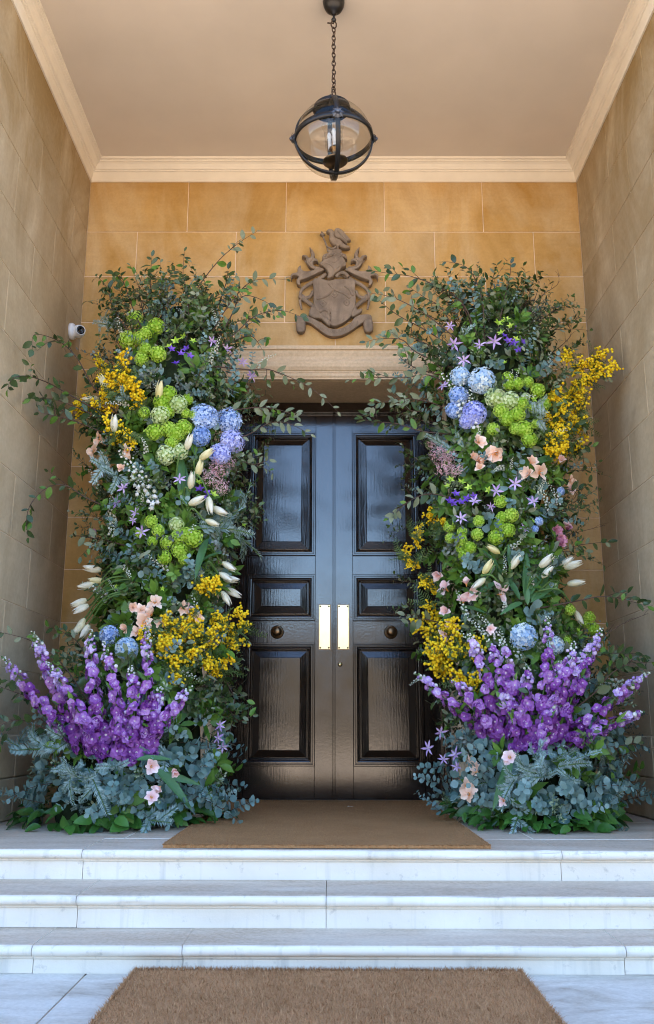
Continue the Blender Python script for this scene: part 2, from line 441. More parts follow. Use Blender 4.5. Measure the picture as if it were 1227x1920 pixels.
YF = -2.16                                    # front end of the side walls
for sgn, X in ((-1, XL), (1, XR)):
    x0, x1 = (X-.5, X-.0025) if sgn < 0 else (X+.0025, X+.5)
    sw = link('side_wall', MB().box(x0, x1, YF, .6, 0, ZC+.2).mesh('side_wall', [MT['mortar_side']], False), None, house)
    R = Matrix.Rotation(pi/2 if sgn < 0 else -pi/2, 4, 'Z')
    for c in range(len(COURSES)-1):
        z1, z0 = COURSES[c], COURSES[c+1]
        if z1-z0 < .05: continue
        dz = -.05 if c else 0
        off = -.36 if c % 2 else -.74
        js = [0.0] + [off - .761*k for k in range(4) if YF+.05 < off-.761*k < -.05] + [YF]
        for k in range(len(js)-1):
            b, a = js[k], js[k+1]
            ln, lz = b-a-J, z1-z0-J
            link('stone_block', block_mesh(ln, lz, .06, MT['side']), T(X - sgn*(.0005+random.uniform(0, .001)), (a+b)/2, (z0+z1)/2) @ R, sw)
    # plinth course at the foot of the wall
    pb = .075
    for k, (a, b) in enumerate(((-.02, -.95), (-.95, -2.1))):
        for zz0, zz1 in ((0.003, .235), (.235, .47)):
            mm = MB().box(0 if sgn < 0 else -pb, pb if sgn < 0 else 0, b+.003, a-.003, zz0+.002, zz1-.002, bev=.006).mesh('plinth_stone', [MT['side']], False)
            link('plinth_stone', mm, T(X, 0, 0), sw)

# unseen facade, upper wall and roof mass, added to keep the steps in shade
link('shade_facade_wall', MB().box(-8, XL-.5, -2.2, .6, ZG-.2, 5.3).mesh('shade_facade_wall', [MT['facade']], False), None, house)
link('shade_facade_wall', MB().box(XR+.5, 8, -2.2, .6, ZG-.2, 5.3).mesh('shade_facade_wall', [MT['facade']], False), None, house)
link('shade_upper_wall', MB().box(XL-.5, XR+.5, -2.2, .6, ZC+.2+.002, 5.3).mesh('shade_upper_wall', [MT['facade']], False), None, house)
link('pier', MB().box(XL-.5, XL-.002, -2.2, YF-.002, 0, ZC+.2).mesh('pier', [MT['facade']], False), None, house)
link('pier', MB().box(XR+.002, XR+.5, -2.2, YF-.002, 0, ZC+.2).mesh('pier', [MT['facade']], False), None, house)
link('shade_roof', MB().box(-8.3, 8.3, -2.3, 9, 5.302, 5.6).mesh('shade_roof', [MT['facade']], False), None, house)
link('shade_rear_wall', MB().box(-8, 8, .66, 8.8, ZG-.2, 5.3).mesh('shade_rear_wall', [MT['facade']], False), None, house)
link('ceiling', MB().box(XL-.02, XR+.02, -2.16, .02, ZCEIL, ZCEIL+.045).mesh('ceiling', [MT['ceil']], False), None, house)

# cornice: moulded profile (out from the wall, up), swept along three walls with mitred corners
prof = [(.0, -.012), (.012, -.012), (.014, 0), (.016, .004), (.024, .062), (.034, .066), (.036, .074), (.046, .078), (.050, .088), (.062, .108), (.074, .118), (.086, .122), (.088, .130), (.102, .134), (.104, .1495), (0, .1495)]
m = MB(); n = len(prof)
stations = []
for o, h in prof: stations.append((o, ZC+h))
def ring(f): return [f(o, z) for o, z in stations]
rings = [ring(lambda o, z: (XL+o, -2.155, z)), ring(lambda o, z: (XL+o, -o, z)), ring(lambda o, z: (XR-o, -o, z)), ring(lambda o, z: (XR-o, -2.155, z))]
for a in range(3):
    vs = rings[a] + rings[a+1]
    m = MB(); m.add(vs, [(i, i+1, n+i+1, n+i) for i in range(n-1)])
    link('cornice', m.mesh('cornice', [MT['cornice']], False), None, house)

# moulded stone surround of the doorway (profile: inward distance from outer edge, projection)
aprof = [(0, .0), (0, .072), (.018, .078), (.030, .074), (.033, .060), (.040, .058), (.052, .055), (.075, .043), (.100, .047), (.115, .060), (.135, .064), (.160, .060), (.182, .046), (.188, .036), (.198, .036), (.202, .030), (.215, .034), (.228, .030), (.232, .022), (.245, .020), (.245, -.03)]
n = len(aprof)
def arch_pt(side, d, p):
    x = OW + AW - d; z = ZS + AW - d + .038
    return {'L0': (-x, -p, 0.002), 'L1': (-x, -p, z), 'R1': (x, -p, z), 'R0': (x, -p, 0.002)}[side]
seq = ['L0', 'L1', 'R1', 'R0']
sur = link('door_surround', None, T(0, 0, 0), house)
for a, nm in ((0, 'jamb_moulding'), (1, 'lintel_moulding'), (2, 'jamb_moulding')):
    vs = [arch_pt(seq[a], d, p) for d, p in aprof] + [arch_pt(seq[a+1], d, p) for d, p in aprof]
    m = MB(); m.add(vs, [(i, i+1, n+i+1, n+i)[::-1] for i in range(n-1)])
    link(nm, m.mesh(nm, [MT['trim']], False), None, sur)
link('soffit', MB().box(-OW-.03, OW+.03, .03, RC+.1, ZS+.0005+.036, ZS+.07).mesh('soffit', [MT['trim']], False), None, sur)
for s in (-1, 1):
    link('reveal', MB().box(min(s*OW, s*(OW+.045)), max(s*OW, s*(OW+.045)), .03, RC-.14, .002, ZS+.035).mesh('reveal', [MT['trim']], False), None, sur)
    link('door_frame', MB().box(min(s*(OW-.035), s*(OW+.045)), max(s*(OW-.035), s*(OW+.045)), RC-.138, RC-.03, .002, ZS+.03, bev=.006).box(min(s*(OW-.02), s*(OW+.045)), max(s*(OW-.02), s*(OW+.045)), RC-.028, RC+.05, .002, ZS+.03).mesh('door_frame', [MT['door']], False), None, sur)
link('door_frame', MB().box(-OW+.02, OW-.02, RC-.05, RC+.05, ZS-.045, ZS+.034, bev=.008).mesh('door_frame', [MT['door']], False), None, sur)
link('threshold', MB().box(-OW, OW, RC-.06, RC+.1, .001, .012).mesh('threshold', [MT['brass_old']], False), None, sur)

# ------------------------------------------------------------------ the two door leaves
DTOP = ZS - .048
PANELS = [(.243, 1.134), (1.293, 1.649), (1.789, 2.783)]
def ring_mesh(name, hw, hh, steps, mat, cap):
    m = MB(); vs = []
    for ins, d in steps:
        vs += [(-hw+ins, -d, -hh+ins), (hw-ins, -d, -hh+ins), (hw-ins, -d, hh-ins), (-hw+ins, -d, hh-ins)]
    fs = []
    for i in range(len(steps)-1):
        for j in range(4): fs.append((i*4+j, i*4+(j+1) % 4, (i+1)*4+(j+1) % 4, (i+1)*4+j))
    if cap: b = (len(steps)-1)*4; fs.append((b, b+1, b+2, b+3))
    m.add(vs, fs); return m.mesh(name, [mat], False)
for s in (-1, 1):
    leaf = link('door_leaf', None, T(s*.405, RC, 0), house, label='%s leaf of the black panelled double doors' % ('left' if s < 0 else 'right'))
    # stiles and rails, each a board of its own
    x0, x1 = .004, .812
    def board(nm, a, b, z0, z1):
        lo, hi = min(s*a, s*b), max(s*a, s*b)
        mm = MB().box(-(hi-lo)/2, (hi-lo)/2, 0, .05, -(z1-z0)/2, (z1-z0)/2, bev=.002).mesh(nm, [MT['door']], False)
        link(nm, mm, T((lo+hi)/2, RC, (z0+z1)/2), leaf)
    board('stile', x0, .142, .014, DTOP); board('stile', .660, x1, .014, DTOP)
    rails = [(.014, .245), (1.132, 1.295), (1.647, 1.791), (2.781, DTOP)]
    for z0, z1 in rails: board('rail', .1425, .6595, z0, z1)
    for z0, z1 in PANELS:
        cx, cz, hw, hh = s*.401, (z0+z1)/2, .262, (z1-z0)/2
        link('panel_moulding', ring_mesh('panel_moulding', hw, hh, [(0, .0005), (.002, .013), (.006, .017), (.013, .017), (.017, .011), (.020, .011), (.023, .014), (.029, .014), (.034, .007), (.039, .005), (.045, .008), (.050, .005), (.056, -.012)], MT['door'], False), T(cx, RC, cz), leaf)
        link('panel', ring_mesh('panel', hw-.054, hh-.054, [(0, -.014), (.056, .003), (.058, .008), (.060, .009)], MT['door'], True), T(cx, RC+.003, cz), leaf)
    # knob with back rose
    m = MB(); Rm = Matrix.Rotation(pi/2, 4, 'X')
    m.lathe([(0, .001), (.050, .001), (.050, .006), (.044, .010), (.037, .011), (.033, .015), (.019, .017), (.015, .03), (.017, .036), (.028, .042), (.035, .052), (.035, .060), (.029, .069), (.018, .074), (.008, .076), (0, .076)], 28, M=Rm)
    link('door_knob', m.mesh('door_knob', [MT['brass_old']]), T(s*.425, RC-.0005, 1.212), leaf)
    # brass finger plate
    pl = link('push_plate', MB().box(-.041, .041, -.005, -.001, -.165, .165, bev=.002).mesh('push_plate', [MT['brass']], False), T(s*.070, RC, 1.25), leaf, label='polished brass finger plate')
    link('plate_edge', MB().box(-.0445, .0445, -.0022, -.0004, -.1685, .1685).mesh('plate_edge', [MT['brass_old']], False), T(s*.070, RC, 1.25), leaf)
    for dx in (-.031, .031):
        for dz in (-.154, .154):
            mm = MB().lathe([(0, .0078), (.0055, .0070), (.0068, .0045)], 10, M=Rm)
            if s < 0 and dx < 0 and dz < 0: pass
            link('plate_screw', mm.mesh('plate_screw', [MT['brass_old']]), T(s*.070+dx, RC-.0005, 1.25+dz), leaf)
    # meeting bead
    if s > 0:
        link('meeting_bead', MB().box(-.010, .010, -.012, .0, .014, DTOP, bev=.005).mesh('meeting_bead', [MT['door']], False), T(0, RC-.0015, 0), leaf)
        mm = MB().lathe([(0, .006), (.015, .006), (.017, .003), (.017, 0)], 20, M=Rm)
        kh = link('keyhole_plate', mm.mesh('keyhole_plate', [MT['brass']]), T(.046, RC, .973), leaf)
        link('keyhole', MB().lathe([(0, .0072), (.0042, .0072), (.0042, .006)], 10, M=Rm @ T(0, .003, 0)).box(-.002, .002, -.0072, -.006, -.010, .001).mesh('keyhole', [MT['lens']], False), T(.046, RC, .973), leaf)

# ------------------------------------------------------------------ steps and landing
steps = link('stone_steps', None, T(0, -2.4, ZG), label='flight of three pale limestone steps with rounded nosings below the porch', cat='steps')
XS = 2.9
def step_prof(h, depth):
    p = [(depth, 0), (.022, 0)]
    for k in range(1, 9):
        a = pi/2 + pi*k/8; p.append((.020+.020*cos(a), -.0200+.0200*sin(a)))
    p += [(.027, -.0405), (.027, -.047), (.031, -.051), (.034, -.053), (.034, -h), (depth, -h)]
    return p
def step_stone(name, xa, xb, y, z, h, depth, parent):
    p = step_prof(h, depth); n = len(p); hw = (xb-xa)/2; ns = max(2, int((xb-xa)/.035)); vs = []; fs = []
    for i in range(ns+1):
        x = -hw+2*hw*i/ns; X = xa+hw+x
        for k, (yy, zz) in enumerate(p):
            if 1 <= k <= 10:                               # nosing: uneven wear and the odd chip
                w_ = .0022*noise.noise(Vector((X*2.1, y*9, 1)))+.0011*noise.noise(Vector((X*11, y*9, k*.5)))
                c_ = noise.noise(Vector((X*6.5, y*13+k*.22, 7)))
                if c_ > .42: w_ -= (c_-.42)*.022
                a_ = Vector((.020-yy, -.020-zz)); yy, zz = yy-(w_ if k > 1 else 0)*(1 if yy < .021 else 0), zz+w_*.5*(1 if zz > -.02 else -.6)
            vs.append((x, yy, zz))
    for i in range(ns):
        for k in range(n): fs.append((i*n+k, i*n+(k+1) % n, (i+1)*n+(k+1) % n, (i+1)*n+k)[::-1])
    fs += [tuple(range(n)), tuple(ns*n+i for i in range(n))[::-1]]
    bm_ = MB(); bm_.add(vs, fs)
    me = bm_.mesh(name, [MT['step']], False)
    for i, pl_ in enumerate(me.polygons): pl_.use_smooth = i < ns*n and 1 <= i % n <= 9
    link(name, me, T((xa+xb)/2, y, z + random.uniform(-.0012, .0012)), parent)
SY = [(-2.24, 0.0, .125, [-2.9, -1.09, .96, 2.9]), (-2.60, -.125, .122, [-2.9, -1.01, -.045, 2.9]), (-2.865, -.247, .0995, [-2.9, -1.09, -.555, 1.02, 2.9])]
for y, z, h, xs in SY:
    st = link('step', None, T(0, y, z-h), steps)
    for k in range(len(xs)-1): step_stone('step_stone', xs[k]+.0012, xs[k+1]-.0012, y, z, h, .42, st)
land = link('landing', MB().box(-2.9, 2.9, -1.9, .7, -.4, -.012).mesh('landing', [MT['mortar']], False), None, steps)
ry = [-1.815, -1.0, -.2, .62]
for r in range(3):
    xs = [-1.9, -1.0, .05, .93, 1.89] if r % 2 == 0 else [-1.9, -.6, .4, 1.89]
    for k in range(len(xs)-1):
        hx, hy = (xs[k+1]-xs[k])/2-.002, (ry[r+1]-ry[r])/2-.002
        link('landing_slab', MB().box(-hx, hx, -hy, hy, -.03, 0, bev=.002).mesh('landing_slab', [MT['step']], False), T((xs[k]+xs[k+1])/2, (ry[r]+ry[r+1])/2, random.uniform(-.001, 0)), land)

# ------------------------------------------------------------------ coir mats
def mat_obj(name, x0, x1, y0, y1, z, th, mat, nf, fl, label, rag):
    e = link(name, None, T((x0+x1)/2, (y0+y1)/2, z), label=label, cat='door mat')
    N = 90; top = []; m = MB()
    # outline with ragged edge
    per = []
    def edge(ax, ay, bx, by, n):
        for i in range(n):
            t_ = i/n; per.append((ax+(bx-ax)*t_+random.uniform(-rag, rag), ay+(by-ay)*t_+random.uniform(-rag, rag)))
    edge(x0, y0, x1, y0, 120); edge(x1, y0, x1, y1, 120); edge(x1, y1, x0, y1, 120); edge(x0, y1, x0, y0, 120)
    n = len(per)
    vs = [(x, y, z+.0005) for x, y in per] + [(x, y, z+th) for x, y in per]
    m.add(vs, [(i, (i+1) % n, n+(i+1) % n, n+i) for i in range(n)] + [tuple(n+i for i in range(n))])
    link('backing', m.mesh('backing', [mat], False), None, e)
    f = MB(); rr = random.Random(5)
    for i in range(nf):
        if rr.random() < .16:
            s_ = rr.choice((0, 1, 2, 3)); q = rr.random()
            x, y = [(x0+(x1-x0)*q, y0), (x0+(x1-x0)*q, y1), (x0, y0+(y1-y0)*q), (x1, y0+(y1-y0)*q)][s_]
        else: x, y = rr.uniform(x0, x1), rr.uniform(y0, y1)
        a = rr.uniform(0, 2*pi); w = rr.uniform(.0010, .0022); l_ = fl*rr.uniform(.5, 1.3); dx, dy = rr.gauss(0, .55)*l_, rr.gauss(0, .55)*l_
        zz = z+th-.002
        b = len(f.v); f.v += [(x-cos(a)*w, y-sin(a)*w, zz), (x+cos(a)*w, y+sin(a)*w, zz), (x+dx, y+dy, zz+l_)]
        tt = rr.random(); f.t += [tt]*3; f.f.append((b, b+1, b+2)); f.m.append(0)
    link('fibres', f.mesh('fibres', [mat], False), None, e, kind='stuff')
    return e
mat_obj('door_mat', -.755, .665, -2.19, .42, 0.001, .014, MT['coir'], 38000, .006, 'brown coir mat lying on the landing in front of the doors', .003)
mat_obj('door_mat', -.715, .640, -4.6, -2.868, ZG+.001, .020, MT['coir2'], 60000, .015, 'thick brown coir mat on the paving at the foot of the steps', .005)
P = at(657, 1515, 0); P = CAM + ray(657, 1513)*((.022-CAM.z)/ray(657, 1513).z)
m = MB(); m.add([(-.02, -.006, 0), (.0, -.012, .006), (.022, -.002, .002), (.008, .012, .0), (-.012, .008, .007), (0, 0, .004)], [(0, 1, 5), (1, 2, 5), (2, 3, 5), (3, 4, 5), (4, 0, 5)])
link('fallen_petal', m.mesh('fallen_petal', [G['bud']]), T(P), label='small white fallen petal lying on the upper coir mat', cat='petal')

# ------------------------------------------------------------------ hanging globe lantern
LC = Vector((-.012, -1.66, 3.866)); LR = .221
lan = link('globe_lantern', None, T(LC.x, LC.y, ZCEIL), label='black iron globe lantern hanging on a chain from the porch ceiling', cat='lantern')
m = MB().lathe([(0, -.10), (.012, -.098), (.016, -.085), (.03, -.08), (.05, -.062), (.062, -.035), (.066, -.012), (.066, -.0005)], 28)
link('ceiling_rose', m.mesh('ceiling_rose', [MT['iron']]), T(LC.x, LC.y, ZCEIL), lan)
ztop, zbot = ZCEIL-.10, LC.z+LR+.06
m = MB().tube([(0, 0, ztop+.01), (0, 0, ztop-.03)], .006, 8); m.lathe([(0, .016), (.011, .011), (.016, 0), (.011, -.011), (0, -.016)], 10, M=T(0, 0, ztop-.035))
link('hook', m.mesh('hook', [MT['iron']]), T(LC.x, LC.y, 0), lan)
def link_ring(a, b, r):
    m = MB(); pts = [(a*cos(2*pi*k/14), 0, b*sin(2*pi*k/14)) for k in range(15)]
    m.tube(pts, r, 5); return m.mesh('chain_link', [MT['chain']])
lm = link_ring(.011, .019, .0036); big = link_ring(.017, .026, .0045)
z = ztop-.068; k = 0
link('chain_link', big, T(LC.x, LC.y, z) @ Matrix.Rotation(.3, 4, 'Z'), lan); z -= .038
while z > zbot+.03:
    link('chain_link', lm, T(LC.x+random.uniform(-.002, .002), LC.y, z) @ Matrix.Rotation((pi/2 if k % 2 else 0)+.5+random.uniform(-.2, .2), 4, 'Z'), lan); z -= .0295; k += 1
link('chain_link', big, T(LC.x, LC.y, z+.002) @ Matrix.Rotation(.9, 4, 'Z'), lan)
m = MB().tube([(-.028, 0, 0), (.006, 0, -.004)], .004, 6); m.lathe([(0, .007), (.007, 0), (0, -.007)], 8, M=T(-.03, 0, 0))
link('chain_pin', m.mesh('chain_pin', [MT['chain']]), T(LC.x-.004, LC.y-.006, ztop-.062), lan)
TL = T(LC) @ Matrix.Rotation(radians(-3.5), 4, 'Y') @ Matrix.Rotation(radians(5), 4, 'Z')
m = MB().lathe([(0, LR+.075), (.010, LR+.072), (.014, LR+.05), (.026, LR+.040), (.058, LR+.022), (.100, LR-.002), (.108, LR-.010), (.104, LR-.018), (.112, LR-.026), (.110, LR-.032)], 28)
link('top_cap', m.mesh('top_cap', [MT['iron']]), TL, lan)
m = MB()
pr = [(LR*sin(pi*k/28), LR*cos(pi*k/28)) for k in range(29)]
m.lathe(pr[::-1], 48)
link('glass_globe', m.mesh('glass_globe', [MT['glass']]), TL, lan)
def band(Rm, w, name):
    m = MB(); n = 72; vs = []; fs = []; ri, ro = LR+.001, LR+.010
    for j in range(n):
        a = 2*pi*j/n
        for r, zz in ((ri, -w), (ro, -w), (ro, w), (ri, w)): vs.append((r*cos(a), r*sin(a), zz))
    for j in range(n):
        for q in range(4): fs.append((j*4+q, ((j+1) % n)*4+q, ((j+1) % n)*4+(q+1) % 4, j*4+(q+1) % 4))
    m.add(vs, fs); return link(name, m.mesh(name, [MT['iron']]), TL @ Rm, lan)
band(Matrix.Identity(4), .0165, 'equator_band')
band(Matrix.Rotation(pi/2, 4, 'X') , .0125, 'meridian_band')
band(Matrix.Rotation(pi/2, 4, 'Y'), .0135, 'meridian_band')
for a in range(4):
    m = MB()
    for k in range(8):
        b = 2*pi*k/8
        m.add([(0, 0, .010), (.020*cos(b-.3), .020*sin(b-.3), .018), (.042*cos(b), .042*sin(b), .004), (.020*cos(b+.3), .020*sin(b+.3), .018)], [(0, 1, 2, 3)])
    m.lathe([(0, .030), (.010, .026), (.014, .014), (.024, .006), (.030, 0)], 12)
    link('rosette', m.mesh('rosette', [MT['rosette']], False), TL @ Matrix.Rotation(a*pi/2-pi/2, 4, 'Z') @ T(LR+.010, 0, 0) @ Matrix.Rotation(pi/2, 4, 'Y'), lan)
m = MB().lathe([(0, -LR-.018), (.012, -LR-.016), (.020, -LR-.006), (.024, -LR+.001)], 16); link('finial', m.mesh('finial', [MT['iron']]), TL, lan)
m = MB().lathe([(0, -.155), (.07, -.155), (.075, -.150), (.060, -.135), (.02, -.13), (.016, -.08), (.03, -.072), (.032, -.065), (0, -.064)], 24); link('lamp_base', m.mesh('lamp_base', [MT['brass_old']]), TL, lan)
for k in range(3):
    a = 2*pi*k/3+.5
    m = MB().lathe([(.011, -.064), (.011, .0), (.009, .004), (.013, .016), (.014, .028), (.008, .045), (0, .054)], 12)
    link('candle_bulb', m.mesh('candle_bulb', [MT['white_plastic']]), TL @ T(.028*cos(a), .028*sin(a), 0), lan)
m = MB().lathe([(.052, -.064), (.054, .05), (.068, .085)], 24); link('glass_chimney', m.mesh('glass_chimney', [MT['glass']]), TL, lan)

# ------------------------------------------------------------------ security camera on the left wall
cam_o = link('security_camera', None, T(XL, -.25, 3.29), label='small white dome security camera on the left porch wall near the corner', cat='camera')
RY = Matrix.Rotation(pi/2, 4, 'Y')
m = MB().lathe([(0, 0), (.060, 0), (.060, .018), (.052, .032), (.046, .036), (0, .036)], 28, M=RY); link('base', m.mesh('base', [MT['white_plastic']]), T(XL+.0015, -.25, 3.29), cam_o)
aim = Vector((.55, -.83, -.16)).normalized()
m = MB(); m.lathe([(.047*sin(pi*k/14), .047*cos(pi*k/14)) for k in range(15)][::-1], 24); link('eyeball', m.mesh('eyeball', [MT['white_plastic']]), T(XL+.062, -.258, 3.287), cam_o)
m = MB().lathe([(.036, .026), (.037, .046), (.034, .051), (.030, .049)], 24); link('shroud', m.mesh('shroud', [MT['white_plastic']]), orient((XL+.062, -.258, 3.287), aim), cam_o)
m = MB().lathe([(.030, .040), (.030, .0485), (.016, .050), (.015, .047), (0, .049)], 24); link('lens', m.mesh('lens', [MT['lens']]), orient((XL+.062, -.258, 3.287), aim), cam_o)
for a in (.9, 2.2):
    m = MB().tube([(.0475*cos(a)*cos(b), .0475*sin(a)*cos(b), .0475*sin(b)) for b in (-.1, .15, .4)], .003, 5)
    link('seam', m.mesh('seam', [MT['lens']]), orient((XL+.062, -.258, 3.287), aim), cam_o)

# ------------------------------------------------------------------ carved coat of arms over the door
crest = link('stone_crest', None, T(at(627, 540, 0)), label='carved brown stone coat of arms with shield, helmet and bird above the door', cat='coat of arms')
def c1(x, y): P = at(540+x/7.218, 425+y/7.218, -.03); return (P.x, P.z)
def smooth_poly(pts, n=4):
    out = []; k = len(pts)
    for i in range(k):
        p0, p1, p2, p3 = [Vector(pts[(i+j-1) % k]) for j in range(4)]
        for s in range(n):
            t_ = s/n
            out.append(.5*((2*p1)+(-p0+p2)*t_+(2*p0-5*p1+4*p2-p3)*t_*t_+(-p0+3*p1-3*p2+p3)*t_**3))
    return out
def relief(name, pts, y_back, thick, bev=.010, parent=crest, sm=True):
    q = [c1(*p) for p in pts]; q = smooth_poly(q) if sm else [Vector(p) for p in q]
    c = Vector((sum(p.x for p in q)/len(q), sum(p.y for p in q)/len(q)))
    cu = bpy.data.curves.new(name, 'CURVE'); cu.dimensions = '2D'; cu.fill_mode = 'BOTH'
    cu.extrude = max(.001, (thick-2*bev)/2); cu.bevel_depth = bev; cu.bevel_resolution = 2; cu.offset = -bev*.9
    sp = cu.splines.new('POLY'); sp.points.add(len(q)-1); sp.use_cyclic_u = True
    for i, p in enumerate(q): sp.points[i].co = (p.x-c.x, p.y-c.y, 0, 1)
    tmp = bpy.data.objects.new('tmp', cu); COL.objects.link(tmp)
    dg = bpy.context.evaluated_depsgraph_get()
    me = bpy.data.meshes.new_from_object(tmp.evaluated_get(dg)); bpy.data.objects.remove(tmp); me.name = name
    me.materials.clear(); me.materials.append(MT['crest'])
    me.transform(Matrix.Rotation(pi/2, 4, 'X'))
    for p in me.polygons: p.use_smooth = False
    return link(name, me, T(c.x, y_back-thick/2, c.y), parent)
def rib(name, pts, y, r, parent=crest, flat=.6, r1=None):
    q = [c1(*p) for p in pts]
    # catmull through open path
    out = []; k = len(q)
    for i in range(k-1):
        p0, p1, p2, p3 = [Vector(q[min(max(i+j-1, 0), k-1)]) for j in range(4)]
        for s in range(5):
            t_ = s/5; out.append(.5*((2*p1)+(-p0+p2)*t_+(2*p0-5*p1+4*p2-p3)*t_*t_+(-p0+3*p1-3*p2+p3)*t_**3))
    out.append(Vector(q[-1])); o0 = out[0]
    m = MB(); rr = r/7.218/1727*6.6
    m.tube([(p.x-o0.x, 0, p.y-o0.y) for p in out], rr, 8, r1=(r1/7.218/1727*6.6 if r1 else None))
    return link(name, m.mesh(name, [MT['crest']]), T(o0.x, y, o0.y), parent)
mir = lambda pts: [(1264-x, y) for x, y in pts][::-1]
sh = relief('shield', [(345, 738), (350, 900), (350, 1060), (372, 1150), (420, 1235), (500, 1310), (570, 1350), (630, 1364), (700, 1345), (790, 1295), (870, 1215), (905, 1130), (918, 1000), (908, 860), (902, 745), (760, 732), (640, 736), (560, 752), (450, 733)], -.004, .060, .008)
for c in ((632, 945), (478, 1065), (795, 1055)):
    d = 42
    lz = rib('lozenge', [(c[0]-d, c[1]), (c[0], c[1]+d), (c[0]+d, c[1]), (c[0], c[1]-d), (c[0]-d, c[1])], -.065, 6, sh)
    rib('boss', [(c[0]-6, c[1]), (c[0]+6, c[1])], -.065, 12, sh)
rib('charge', [(560, 800), (640, 880), (760, 930), (840, 1000)], -.062, 22, sh); rib('charge', [(640, 870), (520, 970), (390, 1010)], -.062, 18, sh)
rib('charge', [(430, 1180), (500, 1150), (560, 1190), (560, 1300)], -.062, 26, sh); rib('charge', [(770, 830), (840, 880), (880, 960)], -.062, 20, sh)
hel = relief('helmet', [(428, 562), (480, 515), (560, 478), (650, 448), (725, 455), (765, 500), (785, 575), (730, 605), (690, 655), (640, 690), (600, 735), (535, 752), (548, 690), (522, 635), (475, 592)], -.030, .075, .012)
rib('visor_ridge', [(440, 560), (530, 560), (600, 600), (640, 660)], -.100, 16, hel); rib('visor_ridge', [(600, 540), (640, 545), (680, 510), (690, 480)], -.102, 14, hel)
rib('visor_ridge', [(615, 600), (640, 640), (700, 600), (760, 540)], -.102, 14, hel)
rib('gorget', [(650, 720), (700, 670), (770, 670), (820, 720)], -.075, 26)
relief('torse', [(468, 492), (478, 445), (530, 418), (630, 405), (735, 415), (788, 450), (797, 492), (740, 470), (640, 458), (545, 478), (492, 510)], -.035, .070, .016)
relief('coronet', [(548, 368), (600, 362), (640, 352), (690, 358), (722, 362), (732, 412), (640, 405), (545, 418)], -.04, .055, .010, sm=False)
ea = relief('bird', [(525, 97), (552, 70), (598, 76), (632, 115), (690, 180), (730, 235), (770, 275), (832, 306), (828, 320), (770, 330), (712, 310), (692, 292), (684, 345), (658, 348), (652, 296), (612, 278), (578, 238), (560, 188), (566, 132), (546, 112)], -.02, .060, .014)
wg = relief('wing', [(640, 92), (684, 78), (735, 108), (792, 170), (848, 236), (806, 246), (798, 282), (742, 240), (700, 212), (652, 198), (625, 160)], -.05, .050, .011)
for k in range(4): rib('feather', [(668+k*18, 120+k*22), (720+k*18, 160+k*22), (775+k*14, 215+k*14)], -.101, 6, wg)
rib('sceptre', [(468, 135), (500, 210), (530, 290), (548, 362)], -.05, 13); relief('sceptre_head', [(436, 130), (458, 86), (500, 130), (472, 156)], -.03, .035, .008, sm=False)
rib('talon', [(650, 300), (600, 325), (530, 296)], -.06, 14)
mu = [(296, 306), (332, 340), (365, 400), (358, 452), (398, 468), (412, 506), (384, 490), (345, 502), (352, 550), (400, 570), (442, 568), (432, 602), (370, 606), (308, 580), (260, 520), (240, 452), (195, 432), (214, 412), (258, 420), (290, 450), (320, 430), (312, 370)]
ml = [(175, 560), (188, 610), (232, 640), (320, 630), (400, 600), (450, 592), (486, 618), (400, 662), (300, 712), (222, 742), (166, 762), (172, 826), (132, 810), (120, 760), (150, 712), (100, 692), (66, 702), (50, 742), (42, 692), (70, 666), (130, 650), (136, 600)]
for pts in (mu, mir(mu)): relief('mantling', pts, -.010, .058, .007)
for pts in (ml, mir(ml)): relief('mantling', pts, -.018, .058, .007)
st_ = [([(520, 655), (400, 735), (280, 795), (190, 868), (165, 960), (170, 1050), (188, 1132)], 34, 14), ([(190, 945), (250, 975), (310, 945), (345, 880)], 30, 22), ([(185, 970), (255, 1020), (345, 1090)], 38, 30), ([(430, 600), (330, 655), (220, 690)], 12, 6), ([(230, 470), (290, 540), (380, 588)], 12, 6)]
for pts, r, r1 in st_:
    rib('mantling_strap', pts, -.042, r, r1=r1); rib('mantling_strap', mir(pts)[::-1], -.042, r, r1=r1)
relief('foliage_scroll', [(350, 1080), (300, 1150), (290, 1220), (360, 1262), (440, 1270), (480, 1300), (560, 1365), (570, 1300), (470, 1230), (400, 1160)], -.02, .055, .014)
relief('foliage_scroll', mir([(350, 1090), (322, 1150), (265, 1130), (268, 1170), (330, 1220), (390, 1240), (400, 1180)]), -.02, .050, .012)
for pts in ([(300, 320), (340, 400), (335, 470), (300, 520), (350, 580)], [(215, 425), (262, 460), (300, 540)], [(170, 585), (190, 650), (300, 670), (420, 630)], [(80, 690), (150, 680), (260, 700)], [(150, 800), (170, 730), (260, 700)]):
    rib('carved_vein', pts, -.068, 8, r1=4); rib('carved_vein', mir(pts)[::-1], -.068, 8, r1=4)
for k in range(7): rib('torse_twist', [(500+k*42, 470-abs(3-k)*-6-10), (525+k*42, 425+abs(3-k)*6)], -.107, 9)
sc = relief('motto_scroll', [(170, 1225), (250, 1222), (320, 1248), (420, 1300), (520, 1368), (560, 1392), (640, 1404), (760, 1378), (850, 1318), (910, 1240), (1000, 1208), (1110, 1208), (1135, 1250), (1120, 1303), (1040, 1303), (950, 1358), (850, 1428), (740, 1483), (620, 1503), (520, 1478), (420, 1408), (320, 1333), (240, 1303), (180, 1290)], -.004, .052, .006)
rr_ = random.Random(3)
